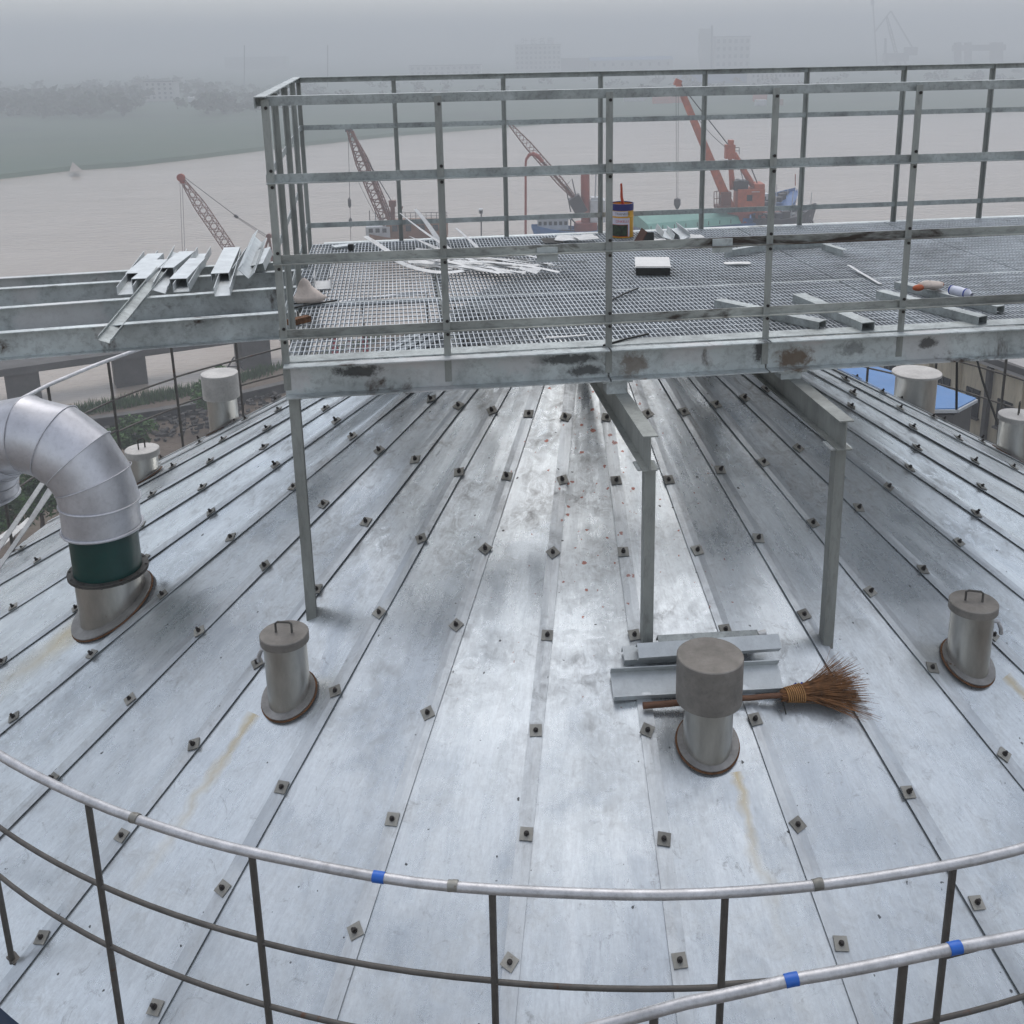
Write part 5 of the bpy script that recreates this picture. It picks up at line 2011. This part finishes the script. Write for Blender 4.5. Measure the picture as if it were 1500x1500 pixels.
for (x, y) in ((512, 297), (513.5, 326)):
    mb = MB()
    mb.lathe([(0.05, 0.7), (0.22, 0.4), (0.22, -0.4), (0.05, -0.7)], C3(x, y), 8)
    mb.build('line_weight', M['cranedark'], lc)
mb = MB()
hull(mb, G(655, 362, 0), G(548, 364, 0), 5.4, 1.6, 0.2, 0.5)
bv = mb.build('crane_boat', M['deckbrown'])
tag(bv, 'brown deckhouse boat carrying the lattice boom crane', 'boat')
mb = MB()
mb.box(G(612, 361, 0) + Vector((0, 0.5, 2.4)), 8.0, 3.4, 2.2)
dh = mb.build('deckhouse', M['deckbrown'], bv)
for k in range(4):
    mb = MB()
    mb.box(G(612, 361, 0) + Vector((-2.8 + k * 1.8, -1.25, 2.7)), 0.7, 0.08, 0.8)
    mb.build('window', M['glassdark'], dh)
mb = MB()
mb.box(G(556, 363, 0) + Vector((0, 0.5, 2.2)), 3.2, 2.8, 1.5)
wc = mb.build('white_cabin', M['boatwhite'], bv)
for k in range(3):
    mb = MB()
    mb.box(G(556, 363, 0) + Vector((-0.9 + k * 0.9, -0.95, 2.5)), 0.55, 0.08, 0.55)
    mb.build('window', M['glassdark'], wc)
mb = MB()
for k in range(12):
    q = G(572, 361, 0) + Vector((0.7 * k, 0.8, 3.5))
    mb.tube([q, q + Vector((0, 0, 0.9))], 0.04, 5)
q = G(572, 361, 0) + Vector((0, 0.8, 4.4))
mb.tube([q, q + Vector((7.7, 0, 0))], 0.04, 5)
mb.tube([q - Vector((0, 0, 0.45)), q + Vector((7.7, 0, -0.45))], 0.03, 5)
for x in (-5.2, -4.4, -3.4):
    mb.tube([q + Vector((x + 2.5, 0, -2.0)), q + Vector((x + 2.5, 0, 0.4))], 0.06, 5)
mb.build('roof_railing', M['cranedark'], bv)

# --- left crane over the walkway beams
dep4 = G(350, 425, 0.0).y


def C4(x, y, dd=0.0):
    return D(x, y, dep4 + dd)


wcr = empty('barge_crane', G(365, 425, 0.0), 'small lattice crane with rusty boom head rising behind the walkway beams', 'crane')
mb = MB()
lattice(mb, C4(352, 388), C4(266, 262), 0.6, 1.0, 0.35, 22, 0.05)
mb.build('boom', M['cranebrown'], wcr)
mb = MB()
mb.lathe([(0.0, -0.25), (0.42, -0.2), (0.42, 0.2), (0.0, 0.25)], C4(265, 260), 14, (0, 1, 0))
mb.box(C4(267, 263), 0.5, 0.4, 0.8)
mb.build('boom_head', M['craneroof'], wcr)
rope(wcr, C4(267, 257), C4(345, 316), 0.035, 'pendant_rope')
rope(wcr, C4(345, 316), C4(394, 347), 0.035, 'pendant_rope')
rope(wcr, C4(347, 319), C4(394, 350), 0.03, 'pendant_rope')
mb = MB()
mb.box(C4(346, 317), 0.45, 0.2, 0.3, Matrix.Rotation(0.6, 3, 'Y'))
mb.build('sheave_block', M['cranedark'], wcr)
mb = MB()
mb.tube([C4(394, 347), C4(398, 372), C4(398, 420)], 0.14, 6)
mb.tube([C4(394, 347), C4(386, 372), C4(380, 420)], 0.12, 6)
mb.lathe([(0.0, -0.2), (0.3, -0.18), (0.3, 0.18), (0.0, 0.2)], C4(394, 346), 10, (0, 1, 0))
mb.build('gantry', M['cranebrown'], wcr)
for o_ in (-0.12, 0.14):
    rope(wcr, C4(265, 264) + Vector((o_, 0, 0)), C4(269, 372) + Vector((o_, 0, 0)), 0.022, 'hoist_rope')
mb = MB()
mb.box(C4(376, 408), 3.4, 2.6, 2.2)
mb.build('machine_house', M['craneroof'], wcr)
mb = MB()
hull(mb, G(420, 428, 0), G(300, 430, 0), 5.0, 1.0, 0.2, 0.4)
tag(mb.build('crane_barge', M['boatdark']), 'dark barge below the small lattice crane, behind the walkway beams', 'barge')

# floodlight on a pole
lq = G(705, 362, 0)
lp_ = empty('floodlight_pole', lq, 'thin pole with a single floodlight standing by the water', 'lamp')
dl = lq.y
mb = MB()
mb.tube([D(705, 362, dl), D(705, 313, dl)], 0.09, 8)
mb.build('pole', M['cranedark'], lp_)
mb = MB()
mb.box(D(704.5, 309, dl), 0.55, 0.4, 0.6, Matrix.Rotation(0.3, 3, 'X'))
hd = mb.build('lamp_head', M['boatwhite'], lp_)
mb = MB()
mb.box(D(704.5, 310, dl) + Vector((0, -0.22, -0.05)), 0.36, 0.04, 0.36, Matrix.Rotation(0.3, 3, 'X'))
mb.build('lens', M['glassdark'], hd)

# ------------------------------------------------------------------ buildings below right
zr = 12.0
fa, fb2 = G(1400, 513, zr), G(1560, 570, zr)
fd = (fb2 - fa).normalized()
fa2 = fa - fd * 10
fb3 = fb2 + fd * 14
fnm = Vector((fd.y, -fd.x, 0))
if fnm.dot(Vector((0, 0, 0)) - fa) < 0:
    fnm = -fnm
works = empty('works_building', Vector((fa.x, fa.y, GZ)), 'cream rendered works building with brown piers and flat grey roof', 'building')
back = -fnm * 14
mb = MB()
mb.add([fa2.xy.to_3d() + Vector((0, 0, GZ - 1)), fb3.xy.to_3d() + Vector((0, 0, GZ - 1)), (fb3 + back).xy.to_3d() + Vector((0, 0, GZ - 1)), (fa2 + back).xy.to_3d() + Vector((0, 0, GZ - 1)),
        fa2, fb3, fb3 + back, fa2 + back], [[0, 1, 5, 4], [1, 2, 6, 5], [2, 3, 7, 6], [3, 0, 4, 7], [4, 5, 6, 7]])
wall = mb.build('wall', M['cream'], works)
mb = MB()
rz = Vector((0, 0, 0.16))
mb.add([fa2 + fnm * 0.5 + rz, fb3 + fnm * 0.5 + rz, fb3 + back + rz, fa2 + back + rz, fa2 + fnm * 0.5 + Vector((0, 0, 0.004)), fb3 + fnm * 0.5 + Vector((0, 0, 0.004)), fb3 + back + Vector((0, 0, 0.004)), fa2 + back + Vector((0, 0, 0.004))],
       [[0, 1, 2, 3], [7, 6, 5, 4], [0, 4, 5, 1], [1, 5, 6, 2], [2, 6, 7, 3], [3, 7, 4, 0]])
mb.build('roof', M['greyroof'], works)
mb = MB()
mb.bar(fa2 + fnm * 0.42 + Vector((0, 0, 0.30)), fb3 + fnm * 0.42 + Vector((0, 0, 0.30)), 0.25, 0.28)
mb.build('parapet', M['concrete'], works)
Lf = (fb3 - fa2).length
nb_ = int(Lf / 1.9)
for k in range(nb_):
    c = fa2 + fd * (0.9 + k * 1.9)
    mb = MB()
    mb.bar(Vector((c.x, c.y, GZ - 1)) + fnm * 0.10, Vector((c.x, c.y, zr - 0.15)) + fnm * 0.10, 0.26, 0.22, fd)
    mb.build('pier', M['cream'] if k % 3 else M['concrete'], works)
    for zz in (zr - 2.1, zr - 5.2):
        cc_ = Vector((c.x, c.y, zz)) + fd * 0.95
        mb = MB()
        mb.bar(cc_ + fnm * 0.03 - fd * 0.42, cc_ + fnm * 0.03 + fd * 0.42, 0.06, 1.3)
        win = mb.build('window', M['glassdark'], works)
        mb = MB()
        mb.bar(cc_ + fnm * 0.07 - Vector((0, 0, 0.65)), cc_ + fnm * 0.07 + Vector((0, 0, 0.65)), 0.06, 0.05, fd)
        mb.bar(cc_ + fnm * 0.09 - fd * 0.48 - Vector((0, 0, 0.70)), cc_ + fnm * 0.09 + fd * 0.48 - Vector((0, 0, 0.70)), 0.16, 0.08)
        mb.build('frame', M['concrete'], win)
mb = MB()
mb.bar(fa2 + fnm * 0.12 - Vector((0, 0, 3.7)), fb3 + fnm * 0.12 - Vector((0, 0, 3.7)), 0.2, 0.25)
mb.build('string_course', M['concrete'], works)

# blue shed in front of it
sh = empty('blue_shed', G(1380, 610, GZ), 'low shed with bright blue sheet roof beside the cream building', 'shed')
A, B_, Cc, Dd, E_ = G(1190, 508, 12.9), G(1372, 563, 12.9), G(1430, 583, 12.9), G(1402, 598, 12.9), G(1190, 600, 12.9)
mb = MB()
roofv = [A, B_, Cc, Dd, E_]
mb.add(roofv + [v - Vector((0, 0, 0.12)) for v in roofv], [[4, 3, 2, 1, 0], [5, 6, 7, 8, 9]] + [[k, (k + 1) % 5, 5 + (k + 1) % 5, 5 + k] for k in range(5)])
mb.build('roof', M['blueroof'], sh)
mb = MB()
lowv = [v - Vector((0, 0, 0.3)) for v in roofv]
inn = sum(lowv, Vector((0, 0, 0))) / 5
lowv = [v + (inn - v) * 0.04 for v in lowv]
mb.add(lowv + [Vector((v.x, v.y, GZ - 1)) for v in lowv], [[k, (k + 1) % 5, 5 + (k + 1) % 5, 5 + k] for k in range(5)])
mb.build('wall', M['concrete'], sh)
mb = MB()
mb.bar(Dd + Vector((0, 0, -0.10)), Cc + Vector((0, 0, -0.10)), 0.14, 0.12)
mb.bar(Dd + Vector((0, 0, -0.10)), E_ + Vector((0, 0, -0.10)), 0.14, 0.12)
mb.build('gutter', M['boatwhite'], sh)
# dark cable mast on the roof edge at the right
q = rim(1.98, zf - 0.0)
cmast = empty('cable_mast', q, 'thin dark mast with a slanting stay at the right rear of the roof', 'mast')
dm = q.y
mb = MB()
mb.tube([D(1401, 600, dm), D(1402, 500, dm)], 0.012, 6)
mb.build('mast_pole', M['darkplate'], cmast)
mb = MB()
mb.tube([D(1428, 515, dm), D(1440, 560, dm - 0.2), D(1462, 622, dm - 0.6)], 0.012, 6)
mb.build('stay', M['darkplate'], cmast)


# ------------------------------------------------------------------ far bank: trees, buildings, cranes fading in the haze
rnd = random.Random(41)
mb = MB()
for k in range(330):
    x = rnd.uniform(-60, 1560) if k % 2 else rnd.uniform(-60, 460)
    hz = 78 - x * 0.0165
    f = rnd.random() ** 0.8
    if 205 < x < 264:
        f *= 0.2
    yb = hz + 52 + f * (44 if x < 420 else 26)
    q = G(x, yb, 1.8)
    h = rnd.uniform(3.0, 6.5) * (1.2 if x < 330 else 0.7)
    leaf_mass(mb, q + Vector((0, 0, h * 0.55)), h * rnd.uniform(0.8, 1.9), h * 0.8, h * 0.62, 54, h * 0.27, rnd, 5)
tag(mb.build('far_treeline', M['leaffar'], centre=False), 'hazy line of trees and scrub along the far bank', 'trees', kind='stuff')


def far_block(name, label, x0, x1, ytop, ybase, dp, rows, cols, wallm='farwall', roofm=None, cat='building', winfrac=0.5, group=None, winm='farwin'):
    q = G((x0 + x1) / 2, ybase, 1.7)
    dd = q.y
    a, b2 = D(x0, ybase, dd), D(x1, ybase, dd)
    zt_ = D((x0 + x1) / 2, ytop, dd).z
    root = empty(name, q, label, cat, group)
    w = b2.x - a.x
    h = zt_ - 1.2
    mb = MB()
    mb.box(((a.x + b2.x) / 2, dd + dp / 2, 1.2 + h / 2), w, dp, h)
    mb.build('wall', M[wallm], root)
    if roofm:
        mb = MB()
        mb.extr([(-dp / 2 - 0.4, 0), (dp / 2 + 0.4, 0), (0, dp * 0.16)], (a.x - 0.5, dd + dp / 2, zt_ + 0.004), (b2.x + 0.5, dd + dp / 2, zt_ + 0.004))
        mb.build('roof', M[roofm], root)
    else:
        mb = MB()
        mb.box(((a.x + b2.x) / 2, dd + dp / 2, zt_ + 0.3), w + 0.8, dp + 0.8, 0.6)
        mb.build('roof', M['fardark'], root)
    for r_ in range(rows):
        for c_ in range(cols):
            mb = MB()
            x = a.x + w * (c_ + 0.5) / cols
            z = zt_ - h * (r_ + 0.55) / (rows + 0.2) * (0.92 if rows > 1 else 0.6)
            mb.box((x, dd - 0.05, z), w / cols * winfrac, 0.2, h / max(rows, 2) * 0.45)
            mb.build('window', M[winm], root)
    return root, a, b2, zt_, dd


# block with rooftop characters
ro, a, b2, zt_, dd = far_block('office_block', 'faint pale office block with four characters on its roof', 755, 822, 66, 106, 14, 5, 10)
cu = bpy.data.curves.new('roof_sign', 'FONT')
cu.body = '叶长名殿'
cu.size = (b2.x - a.x) * 0.16
cu.extrude = 0.15
cu.space_character = 1.35
so = bpy.data.objects.new('roof_sign', cu)
COL.objects.link(so)
dg = bpy.context.evaluated_depsgraph_get()
me = bpy.data.meshes.new_from_object(so.evaluated_get(dg))
bpy.data.objects.remove(so)
mx0, mx1 = min(v.co.x for v in me.vertices), max(v.co.x for v in me.vertices)
for v in me.vertices:
    v.co = (v.co.x - mx0, -v.co.z, v.co.y)
me.materials.clear()
me.materials.append(M['fardark'])
so = bpy.data.objects.new('roof_sign', me)
so.location = (D(764, 60, dd).x, dd + 1, zt_ + 1.0)
link(so, ro)
mb = MB()
for k in range(9):
    x = D(763 + k * 5.8, 60, dd).x
    mb.bar((x, dd + 1.3, zt_ + 0.3), (x, dd + 1.3, zt_ + 4.0), 0.12, 0.12)
mb.build('sign_frame', M['fardark'], ro)

ro, a, b2, zt_, dd = far_block('tower_block', 'faint pale block with a stair tower and a thin chimney', 1047, 1098, 54, 104, 14, 4, 6)
mb = MB()
t0_ = D(1026, 42, dd)
t1_ = D(1042, 42, dd)
mb.box(((t0_.x + t1_.x) / 2, dd + 4, (t0_.z + 1) / 2), t1_.x - t0_.x, 9, t0_.z - 1)
mb.build('stair_tower', M['farwall'], ro)
mb = MB()
c = D(1044, 37, dd)
mb.tube([(c.x, dd + 3, 1), (c.x, dd + 3, c.z)], [2.0, 0.9], 12)
mb.build('chimney', M['fardark'], ro)
far_block('long_shed', 'long low white shed with a row of windows under blue roof, behind the paint can', 865, 985, 88, 109, 16, 1, 9, 'farwall', 'farblue', winfrac=0.28)
far_block('long_shed', 'low white shed with small dark windows, right of the red boom tip', 1100, 1172, 106, 122, 12, 1, 11, 'farwall', 'farblue', winfrac=0.4)
far_block('long_shed', 'hazy blue roofed shed right behind the red boom tip', 1000, 1096, 108, 122, 14, 0, 0, 'farblue', 'farblue')
far_block('hazy_works', 'dim grey works hall between the office block and the shed', 822, 866, 86, 104, 14, 0, 0, 'fardark')
far_block('hazy_works', 'dim pale row of houses behind the far left railing', 600, 705, 96, 112, 12, 2, 12, 'farwall', winfrac=0.45)
far_block('hazy_works', 'long dim grey hall left of the railing corner', 330, 420, 84, 102, 16, 0, 0, 'fardark')
far_block('white_house', 'pale four storey house standing alone among the far left trees', 214, 256, 120, 148, 9, 4, 5, winfrac=0.4)
for k, (x, y, lab) in enumerate(((163, 148, 'tiny white hut left of the pale four storey house'), (281, 150, 'tiny white hut just right of the pale house'), (324, 154, 'tiny white hut farthest from the pale house'), (334, 141, 'tiny white hut set back near the walkway corner'))):
    q = G(x, y, 1.7)
    mb = MB()
    mb.box(q + Vector((0, 0, 1.0)), 2.6, 2.4, 2.0)
    ht = mb.build('white_hut', M['boatwhite'])
    tag(ht, lab, 'hut', 'white huts on the far bank')
    mb = MB()
    mb.extr([(-1.5, 0), (1.5, 0), (0, 0.9)], q + Vector((-1.5, 0, 2.004)), q + Vector((1.5, 0, 2.004)))
    mb.build('roof', M['boatwhite'], ht)
# orange and white stock on the far quay
for k, (x, y, w, h, mt, lab) in enumerate(((993, 150, 3.6, 2.4, 'orangemark', 'orange container on the far quay below the red boom tip'), (970, 151, 5.0, 2.0, 'orangemark', 'rusty orange stack on the far quay left of the red boom'), (1113, 148, 3.4, 2.4, 'orangemark', 'orange container on the far quay by the third front post'), (1114, 154, 2.6, 1.6, 'boatwhite', 'small white van on the far quay by the third front post'), (1140, 153, 2.0, 1.6, 'deckbrown', 'tan cabin on the far quay right of the third front post'), (930, 148, 6.0, 1.6, 'boatwhite', 'white low stack on the far quay above the paint can'))):
    q = G(x, y, 1.6)
    mb = MB()
    mb.box(q + Vector((0, 0, h / 2)), w * 1.6, 3.0, h * 1.3)
    mb.box(q + Vector((0, 0, h * 1.15 + 0.1)), w * 1.64, 3.1, 0.2)
    tag(mb.build('quay_stock', M[mt]), lab, 'quay stock', 'stock on the far quay')

# far harbour cranes
q = G(1312, 98, 1.7)
dd = q.y


def FC(x, y):
    return D(x, y, dd)


hc = empty('harbour_crane', q, 'faint grey level luffing harbour crane with jib folded over', 'crane')
mb = MB()
lattice(mb, FC(1318, 98), FC(1299, 25), 2.0, 2.0, 1.2, 14, 0.28)
mb.build('jib', M['fardark'], hc)
mb = MB()
mb.bar(FC(1282, 46), FC(1305, 16), 1.1, 1.1)
mb.bar(FC(1305, 16), FC(1338, 72), 1.0, 1.0)
mb.build('fly_jib', M['fardark'], hc)
mb = MB()
mb.box(FC(1312, 84), 20, 10, 7)
mb.box(FC(1334, 75), 9, 9, 7)
mb.bar(FC(1297, 118), FC(1297, 56), 1.6, 1.6)
for x in (1300, 1326):
    mb.bar(FC(x, 118), FC(x, 90), 1.4, 1.4)
mb.build('portal', M['fardark'], hc)
q = G(1280, 96, 1.7)
dd = q.y
mast = empty('far_mast', q, 'faint thin mast rising above the frame left of harbour crane', 'mast')
mb = MB()
mb.bar(FC(1286, 116), FC(1277, -20), 1.0, 1.0)
mb.box(FC(1278, 4), 2.6, 2, 4)
mb.build('mast_pole', M['fardark'], mast)
q = G(1434, 96, 1.7)
dd = q.y
gy = empty('gantry_works', q, 'faint dark gantry works at the far right', 'gantry')
mb = MB()
mb.box(FC(1434, 70), FC(1470, 70).x - FC(1398, 70).x, 10, 5)
mb.build('bridge', M['fardark'], gy)
for x in (1403, 1418, 1455, 1464):
    mb = MB()
    mb.bar(FC(x, 114), FC(x, 62), 4.0, 5.0)
    mb.build('leg', M['fardark'], gy)
for x in (358, 480):
    q = G(x, 128, 1.7)
    dd = q.y
    mb = MB()
    mb.bar(FC(x, 128), FC(x, 66), 0.5, 0.5)
    tag(mb.build('far_pole', M['fardark']), 'faint thin pole on the far bank ' + ('left of the walkway corner' if x < 400 else 'right of the walkway corner'), 'pole')

# ------------------------------------------------------------------ haze
mb = MB()
mb.box(((BOX[0] + BOX[1]) / 2, (BOX[2] + BOX[3]) / 2, 32.0), BOX[1] - BOX[0] + 20, BOX[3] - BOX[2] + 20, 66.0)
hz = mb.build('haze', bpy.data.materials.new('haze_air'), centre=False)
hm = hz.data.materials[0]
hm.use_nodes = True
hn, hl = hm.node_tree.nodes, hm.node_tree.links
hn.clear()
ho = hn.new('ShaderNodeOutputMaterial')
pv = hn.new('ShaderNodeVolumePrincipled')
pv.inputs['Color'].default_value = (0.725, 0.75, 0.775, 1)
pv.inputs['Density'].default_value = 0.0023
pv.inputs['Anisotropy'].default_value = 0.0
hl.new(pv.outputs[0], ho.inputs['Volume'])
tag(hz, 'grey haze hanging over the river', 'haze', kind='stuff')
